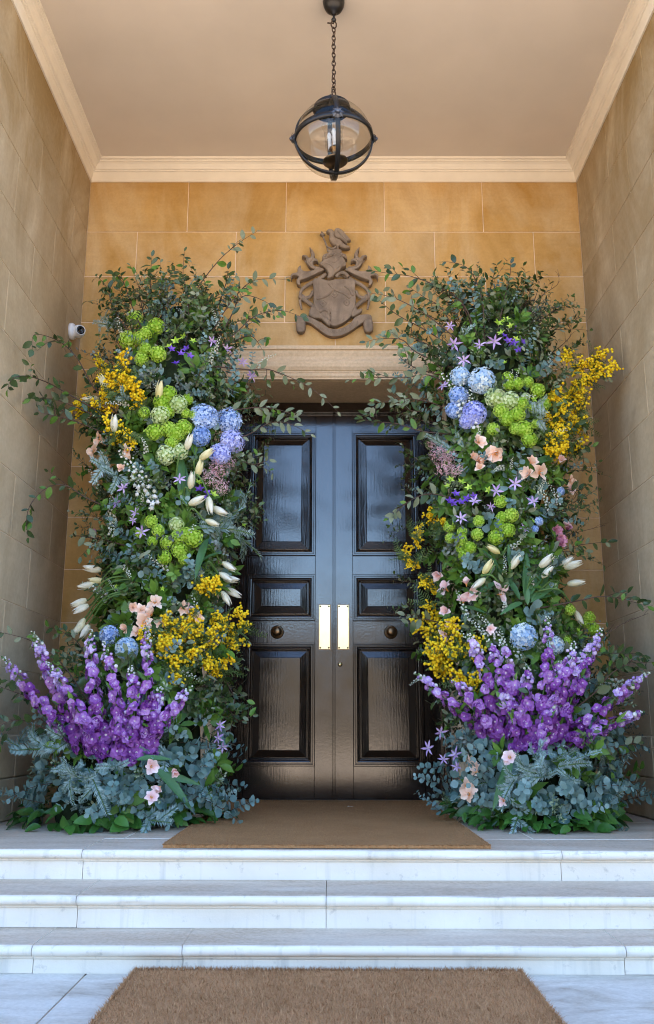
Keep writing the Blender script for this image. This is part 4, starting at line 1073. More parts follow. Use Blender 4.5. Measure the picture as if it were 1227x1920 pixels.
DATA = {
'L': dict(
 snow=[(253,598,16),(293,612,15),(275,624,13),(243,638,17),(262,634,13),(273,655,13),(297,664,14),(266,674,12),(316,739,15),(303,754,14),(352,749,10),(271,774,12),(315,771,13),(349,775,10),(364,779,9),(290,810,16),(318,806,15),(330,814,15),(345,802,14),(322,830,13),(284,978,12),(297,995,11),(286,1015,10),(313,1017,13),(333,1007,14),(363,1009,16),(349,1001,13),(336,1031,15),(309,1045,13),(344,1048,11),(262,1000,8)],
 snowp=[(335,758,16),(301,779,16),(312,853,17),(338,847,16),(331,983,14)],
 hblue=[(383,782,26),(377,818,20),(430,788,23),(205,1192,18)], hlil=[(436,827,23),(413,851,21)], hpale=[(238,1216,21)],
 pink=[(410,878,27),(416,914,20),(395,895,20),(432,868,14)], peony=[(181,998,9)],
 star=[(232,915,18),(220,942,16),(266,998,19),(337,899,16),(254,962,13),(408,1384,17),(412,1360,14),(418,1400,14),(455,680,15),(472,705,14),(425,655,14),(250,975,12),(398,640,13)],
 bell=[(340,664,9),(350,655,9),(331,682,9),(356,668,8),(375,918,10),(383,936,10),(388,925,9),(322,655,8)], lbell=[(330,640,9),(345,632,9),(318,650,9),(362,640,8),(395,945,9),(400,928,9),(372,905,8)],
 peach=[(188,822,17),(177,846,18),(240,846,15),(228,880,13),(250,1140,17),(291,1131,19),(284,1152,19),(270,1167,18),(257,1187,17),(340,1138,18),(303,1168,15),(370,1158,15),(265,1145,16),(238,1180,14)], blush=[(402,1200,15),(284,1437,17),(326,1444,16),(300,1476,17),(284,1495,15),(181,1000,12),(312,1210,10),(350,1140,13)],
 mim=[(190,688),(208,700),(225,712),(240,725),(255,738),(222,738),(205,752),(185,765),(160,760),(150,772),(236,698),(228,805),(240,815),(222,818),(375,1100),(390,1108),(300,1190),(325,1172),(350,1164),(372,1178),(352,1196),(330,1210),(368,1208),(392,1212),(322,1240),(345,1235),(382,1240),(408,1262),(400,1250),(418,1208),(436,1182),(455,1176),(288,1212),(405,1160),(335,1270),(310,1225),(360,1180),(262,755)],
 white=[((268,935),(247,835)),((292,960),(270,850)),((210,1010),(205,945)),((205,1125),(170,1080)),((345,1215),(270,1175)),((280,1240),(272,1165)),((300,760),(296,715)),((330,1260),(385,1265)),((230,1060),(255,1085)),((480,690),(510,655)),((190,930),(178,880)),((215,985),(200,930))],
 delph=[((150,1400),(6,1232),.95),((160,1385),(62,1186),1.0),((200,1425),(90,1243),1.05),((195,1400),(172,1182),1.05),((222,1420),(196,1205),1.0),((250,1425),(245,1250),1.0),((262,1410),(275,1175),.9),((270,1400),(358,1288),.95),((282,1412),(300,1290),.9),((170,1410),(140,1330),.9),((240,1430),(225,1320),.9)],
 tulip=[((330,900),(355,828),70,'c'),((370,905),(388,851),35,'y'),((355,930),(374,876),75,'y'),((345,935),(359,900),80,'c'),((345,960),(370,938),25,'c'),((350,900),(394,948),-80,'c'),((360,950),(413,958),-25,'c'),((350,975),(399,980),-20,'c'),((240,1080),(173,1066),170,'c'),((250,1080),(148,1130),200,'c'),((255,1085),(152,1142),205,'c'),((245,1075),(163,1098),190,'c'),((235,1072),(180,1088),175,'y'),((250,1100),(150,1172),235,'c'),((255,1105),(146,1180),225,'c'),((258,1110),(159,1184),240,'c'),((380,1030),(430,1062),-30,'c'),((380,1060),(434,1086),-5,'c'),((385,1075),(424,1082),-30,'c'),((380,1075),(438,1112),-25,'c'),((385,1085),(424,1122),-55,'c'),((230,810),(215,793),85,'c'),((215,760),(170,748),185,'c'),((310,760),(300,730),80,'y'),((230,745),(195,718),115,'y')],
 tleaf=[((255,1085),(185,1110)),((250,1090),(200,1062)),((255,1090),(190,1075)),((260,1095),(215,1130)),((350,950),(345,880)),((355,930),(375,870)),((345,940),(330,870)),((240,870),(180,885)),((235,860),(185,870)),((390,1010),(375,1060)),((280,1170),(295,1190)),((300,1450),(345,1480)),((290,1440),(330,1500)),((255,1425),(300,1432)),((245,1170),(240,1200)),((370,1060),(405,1040))],
 silver=[((110,1400),(38,1450)),((115,1395),(70,1385)),((120,1405),(50,1425)),((150,1440),(112,1490)),((160,1445),(130,1475)),((170,1440),(185,1500)),((180,1450),(135,1510)),((200,1440),(240,1465)),((140,1430),(95,1455)),((225,605),(180,610)),((235,615),(175,620)),((190,900),(230,890)),((205,890),(245,915)),((380,1000),(480,1000)),((375,990),(465,1010)),((370,980),(440,1010)),((390,985),(490,1005)),((240,740),(225,770)),((260,735),(240,700)),((420,895),(445,880)),((215,700),(240,680))],
 twig=[([(210,770),(174,723),(146,673),(111,640),(66,627),(61,655)],-1.15),([(220,790),(136,743),(91,718),(50,705),(23,711),(15,730)],-1.25),([(220,800),(167,774),(111,751),(71,746),(48,748)],-1.1),([(220,820),(152,794),(111,781),(74,774)],-1.1),([(240,965),(167,936),(126,911),(91,913),(61,941),(50,972),(53,1008)],-1.25),([(230,1020),(192,1012),(138,1003)],-1.0),([(270,660),(217,587),(202,541),(182,518)],-.7),([(275,640),(253,587),(235,536),(224,509)],-.7),([(290,640),(285,572),(283,521),(285,481)],-.75),([(265,600),(262,550),(268,510)],-.6),([(350,640),(354,567),(344,521),(346,471)],-.65),([(340,620),(354,567),(404,496),(445,458),(482,434)],-.7),([(390,640),(419,587),(455,541),(485,524),(538,524)],-.75),([(400,660),(445,622),(480,592),(526,582),(568,595)],-.85),([(410,640),(430,600),(455,556),(495,564),(522,585)],-.8),([(400,680),(465,693),(505,693),(556,713),(591,733),(634,772)],-.95),([(400,765),(435,769),(485,764),(526,769),(558,782)],-1.0),([(420,812),(455,819),(505,794),(541,794),(583,815)],-1.05),([(185,1350),(157,1302),(126,1256),(91,1221),(50,1198),(-6,1184)],-1.45),([(150,1360),(81,1317),(40,1302),(-10,1284)],-1.5),([(120,1390),(60,1355),(20,1352),(-10,1368)],-1.5),([(300,600),(310,540),(330,505)],-.6),([(380,620),(390,560),(380,515)],-.6),([(400,600),(420,545),(428,505)],-.65),([(440,640),(470,630),(492,655)],-.9),([(430,1300),(445,1350),(474,1342)],-1.0),([(430,840),(470,870),(505,862)],-1.05),([(420,1250),(440,1310),(430,1380)],-1.0),([(160,1260),(150,1210),(120,1180)],-1.0)],
),
'R': dict(
 snow=[(952,708,11),(954,722,10),(971,719,12),(991,716,10),(1008,732,14),(978,757,12),(1021,758,11),(971,777,15),(951,785,14),(983,804,15),(966,804,11),(925,804,12),(1006,795,10),(993,824,14),(939,770,14),(1000,765,9),(939,940,12),(941,970,11),(959,966,14),(930,1007,13),(953,994,13),(938,987,10),(843,987,11),(845,1009,10),(867,997,10),(865,1013,11),(895,1002,11),(872,1042,13),(882,1027,11),(865,1028,10),(898,977,10),(1105,1158,11),(1112,1179,12),(1069,1143,10),(1064,1201,10),(1098,1170,9)],
 snowp=[(929,746,17),(956,752,18),(986,745,9)],
 hblue=[(860,742,17),(852,769,16),(1011,977,8),(1052,921,8),(1003,992,7)], hlil=[(890,774,23),(876,790,14)], hpale=[(903,714,27),(863,706,20),(983,1194,24),(1042,1210,18)],
 pink=[(834,876,24),(824,851,22),(856,882,17),(810,832,15),(845,855,16)], peony=[(1047,1014,16),(1043,994,12),(1063,990,10)],
 star=[(852,645,17),(900,648,17),(928,641,19),(870,675,18),(832,724,15),(844,612,14),(930,921,19),(966,907,18),(1001,941,19),(984,992,17),(865,972,16),(890,940,15),(804,1403,18),(855,1415,18),(827,1373,16),(832,1424,15),(857,1438,14),(921,950,12)],
 bell=[(953,640,9),(963,645,10),(973,657,9),(980,642,9),(967,617,9),(945,630,8),(844,941,10),(855,927,10),(864,943,10),(877,936,10),(888,931,9),(850,945,9)], lbell=[(934,607,9),(950,600,9),(958,612,8),(972,625,8),(940,625,8),(865,905,9),(845,900,9),(880,915,8),(840,912,8)],
 peach=[(897,830,18),(896,863,20),(915,858,19),(931,850,19),(996,868,19),(993,889,19),(1011,886,18),(1069,901,13),(885,858,15),(890,1430,19),(895,1448,19),(875,1473,18),(880,1489,17),(900,878,15)], blush=[(1052,863,14),(1072,918,12),(825,1076,19),(837,1105,19),(880,1112,19),(869,1129,17),(936,1113,22),(838,1148,17),(850,1169,17),(837,1189,15),(875,1096,16),(956,1420,16),(945,1501,14),(920,1180,12),(1063,985,10)],
 mim=[(1067,664),(1080,690),(1112,676),(1120,690),(1098,715),(1078,720),(1042,740),(1058,752),(1040,765),(1064,780),(1050,795),(1085,770),(1090,800),(1034,800),(1027,822),(1050,825),(1068,815),(1078,845),(1060,848),(1030,840),(1040,780),(1072,738),(809,979),(824,981),(784,1012),(762,1048),(778,1055),(809,1103),(812,1135),(800,1085),(807,1190),(830,1205),(845,1214),(829,1226),(858,1196),(838,1240),(834,1256),(820,1190),(890,1296),(880,1280),(892,1228),(850,1228),(870,1215),(815,1160)],
 white=[((875,800),(845,715)),((892,810),(878,735)),((868,780),(850,690)),((915,1200),(888,1150)),((905,1230),(870,1170)),((935,1200),(905,1145)),((1030,960),(1020,905)),((1050,950),(1040,900)),((1010,930),(1020,890)),((950,1230),(940,1170)),((880,1170),(862,1110)),((1130,1290),(1175,1260)),((800,1268),(764,1276)),((945,1080),(955,1040)),((985,1260),(960,1190))],
 delph=[((905,1370),(778,1262),.9),((930,1385),(850,1278),.95),((930,1375),(880,1190),1.0),((950,1385),(915,1200),1.0),((965,1375),(940,1200),1.05),((995,1395),(1028,1158),1.0),((1000,1400),(1078,1205),1.05),((1040,1390),(1128,1178),.95),((1050,1385),(1100,1215),.95),((1060,1390),(1216,1262),1.05),((1070,1395),(1205,1335),.95),((985,1400),(990,1250),1.0),((1030,1395),(1050,1240),1.0),((1010,1410),(1040,1320),.95),((960,1405),(940,1300),.95)],
 tulip=[((950,1110),(915,1062),60,'y'),((930,1080),(898,1094),215,'c'),((985,1120),(1025,1051),45,'c'),((985,1110),(1027,1072),50,'c'),((990,1115),(1063,1053),40,'c'),((995,1115),(1075,1059),20,'c'),((1000,1120),(1081,1093),10,'c'),((1000,1110),(1086,1158),-62,'c'),((940,1045),(925,1030),150,'y'),((960,1070),(968,1052),60,'c')],
 tleaf=[((990,1125),(1045,1080)),((985,1125),(1010,1060)),((995,1130),(1050,1105)),((990,1135),(985,1085)),((1000,1125),(1060,1120)),((975,1125),(945,1075)),((980,1130),(960,1150)),((940,1080),(920,1040)),((935,1090),(905,1120)),((960,1075),(955,1040)),((860,1140),(890,1150)),((850,1160),(820,1175)),((1000,870),(1045,866)),((960,1420),(945,1490)),((955,1430),(950,1460)),((990,1120),(1030,1060)),((985,1120),(995,1055))],
 silver=[((1020,1440),(980,1425)),((1010,1450),(960,1470)),((1030,1430),(1080,1420)),((1040,1440),(1110,1440)),((1020,1450),(1030,1490)),((1000,1440),(950,1490)),((1050,1450),(1075,1490)),((1010,1430),(1000,1400)),((1060,1430),(1120,1420)),((980,1450),(940,1500)),((1035,1445),(1005,1490)),((1050,1425),(1090,1400)),((975,735),(990,780)),((1000,770),(1010,820)),((850,850),(810,830)),((870,840),(840,815))],
 twig=[([(900,640),(870,572),(824,539),(774,519),(733,513),(700,508)],-.85),([(880,650),(809,597),(759,567),(723,554),(697,550)],-.9),([(870,660),(800,620),(745,590),(710,562)],-.8),([(860,690),(784,662),(754,637),(713,635),(686,641)],-.95),([(910,640),(905,567),(890,521),(870,498),(833,490)],-.75),([(930,640),(946,561),(956,521),(958,494)],-.7),([(840,720),(804,703),(759,708),(708,708),(656,712)],-1.0),([(840,770),(804,753),(743,748),(697,765)],-1.0),([(850,810),(794,809),(743,794),(703,791),(677,785)],-1.05),([(860,935),(809,926),(769,939),(737,968)],-1.1),([(980,1050),(1036,1037),(1087,1022),(1140,1016)],-.9),([(1000,1140),(1077,1128),(1132,1118),(1178,1126),(1214,1137)],-1.2),([(1050,1350),(1112,1302),(1143,1266),(1178,1246),(1228,1241)],-1.45),([(1000,650),(1025,610),(1035,575)],-.6),([(960,640),(985,600),(1010,580)],-.65),([(860,640),(830,580),(800,560),(770,540)],-.8),([(840,660),(790,640),(740,620)],-.85),([(830,700),(780,690),(745,665)],-.95),([(1000,1380),(960,1340),(940,1290)],-1.4),([(1030,1400),(1000,1360),(985,1330),(1060,1300)],-1.45),([(1090,1400),(1150,1400),(1195,1392)],-1.3),([(820,760),(770,770),(735,735)],-1.0),([(890,620),(860,560),(835,545)],-.7),([(1060,700),(1110,690),(1130,705)],-.8),([(1030,1270),(1120,1230),(1190,1225)],-1.3),([(830,1170),(790,1160),(765,1170)],-1.1),([(1020,900),(1080,920),(1105,905)],-.8),([(1040,820),(1085,830),(1095,870)],-.8)],
 bare=[([(970,640),(996,577),(1021,551),(1047,531),(1046,505)],-.6),([(970,620),(985,570),(980,545)],-.6),([(980,630),(1030,590),(1060,580)],-.6),([(1080,1260),(1143,1185),(1216,1150)],-1.2),([(1020,960),(1070,940),(1085,920)],-.7),([(1020,1010),(1075,1000),(1135,985)],-.7),([(990,610),(1010,540),(1004,520)],-.6),([(1040,660),(1070,630),(1060,600)],-.6)],
)}

EUC = {
 'L': [(330,560),(312,590),(318,540),(420,560),(440,575),(460,600),(390,620),(258,622),(238,700),(425,680),(445,640),(380,700),(272,655),(405,585),(430,700),(365,735),(215,1035),(232,1050),(255,1028),(292,1062),(300,1090),(275,945),(245,940),(232,1000),(440,1020),(465,1030),(300,1240),(295,1265),(225,860),(150,1490),(180,1520),(120,1510),(90,1520),(210,1500),(240,1490),(265,1530),(240,1450),(310,1530),(330,1510),(360,1480),(345,1430),(370,1440),(400,1480),(420,1520),(440,1510),(385,1510),(60,1500),(40,1480),(75,1470),(200,1470),(280,1510),(355,1400),(325,1545),(150,1540),(205,1545),(440,720),(455,700)],
 'R': [(905,572),(922,560),(862,592),(832,622),(935,582),(950,565),(960,658),(985,664),(780,702),(768,722),(820,782),(800,752),(842,800),(882,872),(930,882),(962,892),(902,1058),(962,1042),(1000,905),(790,660),(860,570),(885,585),(980,690),(815,905),(800,920),(870,890),(930,1010),(890,1040),(840,1440),(825,1460),(900,1410),(920,1420),(865,1500),(850,1480),(820,1510),(930,1440),(935,1480),(1000,1500),(1035,1500),(1060,1470),(1090,1490),(1120,1480),(1150,1470),(1170,1500),(1130,1510),(1105,1530),(1180,1485),(980,1500),(1045,1480),(1080,1510),(1000,1530),(960,1530),(905,1470),(1150,1440),(1190,1520),(830,1530)],
}
def catmull(pts, n=6):
    out = []; k = len(pts)
    for i in range(k-1):
        p0, p1, p2, p3 = [pts[min(max(i+j-1, 0), k-1)] for j in range(4)]
        for s in range(n):
            t_ = s/n; out.append(.5*((2*p1)+(p2-p0)*t_+(2*p0-5*p1+4*p2-p3)*t_*t_+(3*p1-p0-3*p2+p3)*t_**3))
    return out+[pts[-1]]

def build_column(side, label):
    C = Column(TABS[side]); D = DATA[side]; cl = CLEAR[side]
    base = Vector((C.rows[0][1], C.rows[0][2], 0))
    root = link('flower_arrangement', None, T(base), kind='thing', label=label, cat='flower arrangement', group='flower columns flanking the doors')
    # dark core added inside to block light through the foliage
    m = MB(); nz, na = 30, 28; vs = []; fs = []
    for i in range(nz+1):
        z = C.z0-.012+(C.z1-.02-C.z0)*i/nz; cx, cy, rx, ry = C.get(z)
        for j in range(na):
            a = 2*pi*j/na; k = .66*(1+.22*noise.noise(Vector((cos(a)*2, sin(a)*2, z*3.1+(5 if side == 'L' else 9)))))
            vs.append((cx+rx*k*cos(a)-base.x, cy+ry*k*sin(a)-base.y, z))
    for i in range(nz):
        for j in range(na): fs.append((i*na+j, i*na+(j+1) % na, (i+1)*na+(j+1) % na, (i+1)*na+j))
    fs.append(tuple(nz*na+j for j in range(na)))
    m.add(vs, fs); link('shade_core', m.mesh('shade_core', [G['core_fill']]), T(base), root)
    # ---- round blooms
    for key in ('snow', 'snowp', 'hblue', 'hlil', 'hpale', 'pink', 'peony', 'star', 'bell', 'lbell'):
        for px, py, r in D[key]:
            P, n = C.hit(px, py, .0); rm = px2m(P, r)
            off = {'star': .08, 'bell': .07, 'lbell': .06}.get(key, .06); P = P + (CAM-P).normalized()*(off+U(-.01, .015))
            fc = face(n, .55, .3)
            if key in ('bell', 'lbell'): fc = (fc+Vector((U(-.5, .5), 0, .5))).normalized()
            sc = rm*{'snow': 1.0, 'snowp': 1.0, 'star': .88}.get(key, .95)*U(.9, 1.08)
            link(BN[key], rnd.choice(PB[key]), orient(P, fc, sc, U(0, 6)), root); cl.append((px, py, r))
    # ---- peach and blush lilies
    for key in ('peach', 'blush'):
        for px, py, r in D[key]:
            P, n = C.hit(px, py); P = P+(CAM-P).normalized()*((.075 if py < 1380 else .15)+U(-.01, .02)); rm = px2m(P, r)*.92*U(.85, 1.1)
            fc = face(n, .45, .75); M0 = orient(P, fc, rm, U(0, 6)); op = U(.45, 1.25)
            fl = link('peach_lily', THROAT, M0, root)
            for k in range(6):
                a = 2*pi*k/6+U(-.22, .22); tl = (1.15 if k % 2 else .85)*op*U(.8, 1.15); d = Vector((cos(a)*sin(tl), sin(a)*sin(tl), cos(tl)))
                link('petal', rnd.choice(PETAL[key]), M0 @ frame(Vector((cos(a), sin(a), 0))*.06, d, Vector((-cos(a)*.5, -sin(a)*.5, 1)), U(-.15, .15), U(.9, 1.08)), fl)
            cl.append((px, py, r))
    # ---- delphinium spires
    for (bx, by), (tx, ty), sc in D['delph']:
        P0, n0 = C.hit(bx, by); P0 = P0-n0*.03
        P2 = at(tx, ty, min(P0.y-.02, -1.02 if abs(tx-613) < 480 else -1.25))
        Pm = P0.lerp(P2, .5)+Vector((U(-.035, .035), -.05, U(-.01, .035))); path = catmull([P0, Pm, P2], 8)
        ln = (P2-P0).length
        m = MB(); m.tube([p-P0 for p in path], .0045, 5, r1=.0018, tint=.6)
        # closed buds towards the tip
        nb_ = max(8, int(ln*.5/.014))
        for k in range(nb_):
            t_ = .72+.28*(k+U(-.4, .4))/(nb_-1); q, d = on_path(path, min(1, t_)); a = k*2.4
            o = (Vector((cos(a), sin(a)-.3, .25))+d*.4).normalized(); s_ = .0105*(1.25-.8*max(0, t_-.72)/.28)*U(.7, 1.2); c = q+o*(.026*(1.2-.8*max(0, t_-.72)/.28)*U(.7, 1.2))
            m.tube([q-P0, c-P0], .0008, 3); m.add(ICO[0], ICO[1], T(c-P0) @ Matrix.Scale(s_, 4), 1 if U(.68, .98) > t_ else (2 if U(0, 1) < .7 else 0), U(0, 1))
        # florets crowded behind the open ones, and a few narrow leaves low on the stem
        for k in range(int(ln/.034)):
            t_ = U(.0, .80); q, d = on_path(path, t_); a = U(0, 2*pi); s1 = d.cross(Vector((0, -1, 0))).normalized(); s2 = d.cross(s1); o = (s1*cos(a)+s2*sin(a)+d*.3).normalized()
            fm = rnd.choice(RAWFL); Mx = orient(q+o*.024*(1.2-.5*t_)-P0, o+Vector((U(-.4, .4), U(-.4, .4), U(-.4, .4))), .033*sc*(1.08-.5*t_)*U(.6, 1.05), U(0, 6)); b = len(m.v)
            m.v += [tuple(Mx @ Vector(p)) for p in fm.v]; m.t += [x_+U(-.1, .1) for x_ in fm.t]; m.f += [tuple(b+i for i in f) for f in fm.f]
            mi = 3 if t_+U(-.2, .2) < .35 else (4 if t_ < .7 else 1); m.m += [mi if x_ == 0 else 2 for x_ in fm.m]
        for k in range(4):
            q, d = on_path(path, U(0, .6)); dr = (d+Vector((U(-1, 1), U(-.9, 0), U(-.4, .4)))).normalized(); v, f = blade(U(.05, .09), U(.016, .026), .3, .3); m.add(v, f, frame(q-P0, dr, (0, -1, .4), U(-.5, .5)), 5, U(0, 1))
        st = link('delphinium_spire', m.mesh('delphinium_spire', [G['gstem'], G['del2'], G['bud'], G['del0'], G['del1'], G['mid']]), T(P0), root)
        nfl = min(26 if side == 'L' else 20, max(14, int(ln/.0115)))
        for k in range(nfl):
            t_ = .02+.82*(k+U(-.3, .3))/(nfl-1); t_ = max(0, min(.86, t_)); q, d = on_path(path, t_)
            a = k*2.4+U(-.3, .3); s1 = d.cross(Vector((0, -1, 0))).normalized(); s2 = d.cross(s1)*-1
            if s2.y > 0: s2 = -s2
            o = s1*cos(a)+s2*(abs(sin(a))*1.0 if k % 4 else -.5*abs(sin(a)))
            o = (o+d*.25).normalized(); r = .037*sc*(1.08-.45*t_)*U(.66, 1.12); c = q+o*(.025*(1.15-.5*t_))
            u = t_+U(-.28, .28); key = 'fl0' if u < .36 else ('fl1' if u < .76 else 'fl2')
            link('floret', rnd.choice(PB[key]), orient(c, (o+Vector((U(-.35, .35), -.25, U(-.4, .35)))).normalized(), r, U(0, 6)) @ Matrix.Diagonal((1, U(.8, 1.1), U(.8, 1.5), 1)), st)
            if k % 2 == 0: cl.append((*pix(c), 9))
    # ---- mimosa
    for px, py in D['mim']:
        P, n = C.hit(px, py); P = P+(CAM-P).normalized()*.03
        g = (n*.5+Vector((U(-.6, .6), -.5+U(-.3, .2), U(-.5, .7)))).normalized()
        link('mimosa_spray', rnd.choice(MIM), orient(P-g*.07, g, U(.55, .85) if 750 < px < 835 and py < 1180 else U(.8, 1.12), U(0, 6)), root); cl.append((px, py, 9))
        for _ in range(4):
            g2 = (n*.6+Vector((U(-.9, .9), -.4, U(-.9, .7)))).normalized()
            link('mimosa_frond', rnd.choice(MFR), orient(P-g2*.03-FRONT*U(-.02, .04), g2, U(.6, 1.1), U(0, 6)), root)
    # ---- white bell stems
    for (bx, by), (tx, ty) in D['white']:
        P, n = C.hit(bx, by); Q, _ = C.hit(tx, ty); P = P+(CAM-P).normalized()*.05; Q = Q+(CAM-Q).normalized()*.08
        link('white_bell_stem', rnd.choice(WST), orient(P, Q-P, (Q-P).length/.26, U(0, 6)), root); cl.append(((bx+tx)/2, (by+ty)/2, 12))
    for _ in range(20):
        z = C.z0+(C.z1-C.z0)*U(.28, .93); cx, cy, rx, ry = C.get(z); a = -pi/2+rnd.gauss(0, .8); n = Vector((cos(a), sin(a), 0)); P = Vector((cx+rx*.93*cos(a), cy+ry*.93*sin(a), z))
        g = (n*.6+Vector((U(-.6, .6), -.2, U(-.2, .9)))).normalized(); link('white_bell_stem', rnd.choice(WST), orient(P, g, U(.42, .75), U(0, 6)), root)
    for _ in range(16):
        z = C.z0+(C.z1-C.z0)*U(.30, .95); cx, cy, rx, ry = C.get(z); a = -pi/2+rnd.gauss(0, .9); n = Vector((cos(a), sin(a), 0)); P = Vector((cx+rx*1.02*cos(a), cy+ry*1.02*sin(a), z))
        link('green_bud', rnd.choice(PB['lbell']), orient(P+n*.02, (n+Vector((U(-.6, .6), 0, U(0, .9)))).normalized(), U(.014, .024), U(0, 6)), root)
    # ---- eucalyptus sprays lying over the surface
    for px, py in EUC[side]:
        if py > 1515 or any((px-a_)**2+(py-b_)**2 < 26**2 for a_, b_, _ in D['peach']+D['blush']) or any((px-q_[0])**2+(py-q_[1])**2 < 20**2 for _, q_ in D['silver']): continue
        P, n = C.hit(px+U(-8, 8), py+U(-8, 8)); sx = 1 if px > pix(Vector((C.get(P.z)[0], P.y, P.z)))[0] else -1
        low = P.z < .55
        g = (n*.45+Vector((sx*U(-.2, .9), -.25, U(-.7, .5) if low else U(-.3, 1.0)))).normalized(); s_ = U(.5, .85) if not low else U(.6, 1.0)
        if abs((P+g*.25*s_).x) > 1.84: g.x *= -.3
        if (P+g*.25*s_).z < .06: g.z = abs(g.z)
        link('eucalyptus_sprig', rnd.choice(PROTO['euc']), orient(P-g*.10*s_+n*.03, g, s_, U(0, 6)), root); cl.append((px, py, 12))
    # ---- tulips: stem > bloom
    for (bx, by), (tx, ty), ang, kind in D['tulip']:
        P, n = C.hit(bx, by); Q, _ = C.hit(tx, ty); Q = Q+(CAM-Q).normalized()*.13
        a = radians(ang); d = (RIGHT*cos(a)+UP*sin(a)-FWD*.25).normalized(); L = px2m(Q, 33)*U(.86, 1.06)
        B = Q-d*L*.5; md = P.lerp(B, .6)-d*.03+Vector((0, -.07, .045)); path = catmull([P, md, B-d*.02, B], 5)
        m = MB(); m.tube([p-P for p in path], .0056, 6, r1=.0048)
        tp = link('tulip', m.mesh('tulip', [G['gstem']]), T(P), root)
        link('tulip_bloom', TB[kind][0], orient(B, d, L, U(0, 6)), tp); cl.append((tx, ty, 21)); cl.append(((tx*2+bx)/3, (ty*2+by)/3, 9))
    for (bx, by), (tx, ty) in D['tleaf']:
        P, n = C.hit(bx, by); Q, _ = C.hit(tx, ty); Q = Q+(CAM-Q).normalized()*U(.05, .10); P = P+(CAM-P).normalized()*.02; l_ = (Q-P).length*1.35
        link('tulip_leaf', TLEAF, frame(P, (Q-P)+Vector((0, 0, .25*l_)), FRONT+Vector((U(-.5, .5), 0, .4)), U(-.4, .4), l_) @ Matrix.Diagonal((1.1*max(1, .16/l_), 1, 1, 1)), root); cl.append(((bx+tx)/2, (by+ty)/2, 8))
    # ---- silver fir branches
    for (bx, by), (tx, ty) in D['silver']:
        P, n = C.hit(bx, by); Q, _ = C.hit(tx, ty); P = P+n*(-.02 if by < 1350 else .04); Q = Q+(CAM-Q).normalized()*(U(.05, .1) if by < 1350 else U(.11, .17))
        link('silver_fir_branch', rnd.choice(PROTO['silver']), orient(P, (Q-P).normalized()+Vector((0, -.15, .25)), max(.5, (Q-P).length/.25), U(0, 6)), root); cl.append((tx, ty, 10))
    # ---- arching twigs with single leaves
    for pts, tipY in D['twig']+[(p, y) for p, y in D.get('bare', [])]:
        bare = (pts, tipY) in D.get('bare', [])
        P0, n = C.hit(*pts[0]); P0 = P0-n*.05; k = len(pts)-1; W_ = [P0]
        for i in range(1, k+1):
            W_.append(at(*pts[i], P0.y+(tipY-P0.y)*(i/k)))
        path = catmull(W_, 6); m = MB(); m.tube([p-P0 for p in path], .0052 if not bare else .003, 5, r1=.0010)
        ln = sum((b-a).length for a, b in zip(path[:-1], path[1:]))
        if bare:
            for q_ in range(7):
                q, d = on_path(path, U(.3, .95)); e = q+(d+Vector((U(-.8, .8), U(-.3, .3), U(-.2, .9)))).normalized()*U(.05, .10); m.tube([q-P0, q.lerp(e, .5)-P0+Vector((0, 0, .006)), e-P0], .0012, 3, r1=.0006)
        fork = []
        if not bare:
            for q_ in range(2 if ln > .35 else 1):
                q, d = on_path(path, U(.3, .75)); e = (d*U(.5, .9)+RIGHT*U(-.7, .7)+UP*U(-.6, .8)+Vector((0, U(-.4, .2), 0))).normalized(); l_ = U(.08, .17)
                br = [q, q+e*l_*.5+Vector((0, 0, .008)), q+e*l_+Vector((0, 0, U(-.02, .01)))]; m.tube([p-P0 for p in br], .0022, 4, r1=.0007); fork.append(br)
        tw = link('leafy_twig' if not bare else 'bare_twig', m.mesh('twig', [G['stem']]), T(P0), root)
        if bare: continue
        nl = int(max(6, min(14, ln/.045))); pale = U(0, 1) < .35 or (side == 'L' and pts[-1][1] > 690 and pts[-1][0] > 480)
        for j in range(nl):
            t_ = .22+.78*(j+(U(-.45, .45) if j < nl-1 else 0))/(nl-1); q, d = on_path(path, max(0, min(t_, .999))); sd = d.cross(-FWD).normalized()*(1 if j % 2 else -1)
            if j == nl-1: sd = sd*.2
            dr = (sd*U(.5, 1.0)+d*U(.5, .9)+Vector((0, U(-.5, .3), U(-.5, .25)))).normalized()
            lf = TWL[rnd.randrange(5)] if not pale or U(0, 1) < .25 else TWL[5+rnd.randrange(2)]
            link('leaf', lf, frame(q, dr, (-FWD+Vector((U(-.8, .8), U(-.4, .4), U(.0, .9)))), U(-.4, .4), U(.042, .088)*(1.1-.35*t_)) @ Matrix.Diagonal((U(.8, 1.15), 1, U(.4, 1.8), 1)), tw)
        for br in fork:
            for t_ in (.35, .6, .82, .99):
                q, d = on_path(br, t_); dr = (d*.7+RIGHT*U(-.9, .9)+UP*U(-.9, .7)+Vector((0, U(-.4, .3), 0))).normalized()
                link('leaf', TWL[rnd.randrange(5)] if not pale else TWL[3+rnd.randrange(4)], frame(q, dr, (-FWD+Vector((U(-.9, .9), U(-.5, .5), U(0, .9)))), U(-.6, .6), U(.030, .060)), tw)
    # ---- broad leaves round the foot
    cx, cy, rx, ry = C.get(.05)
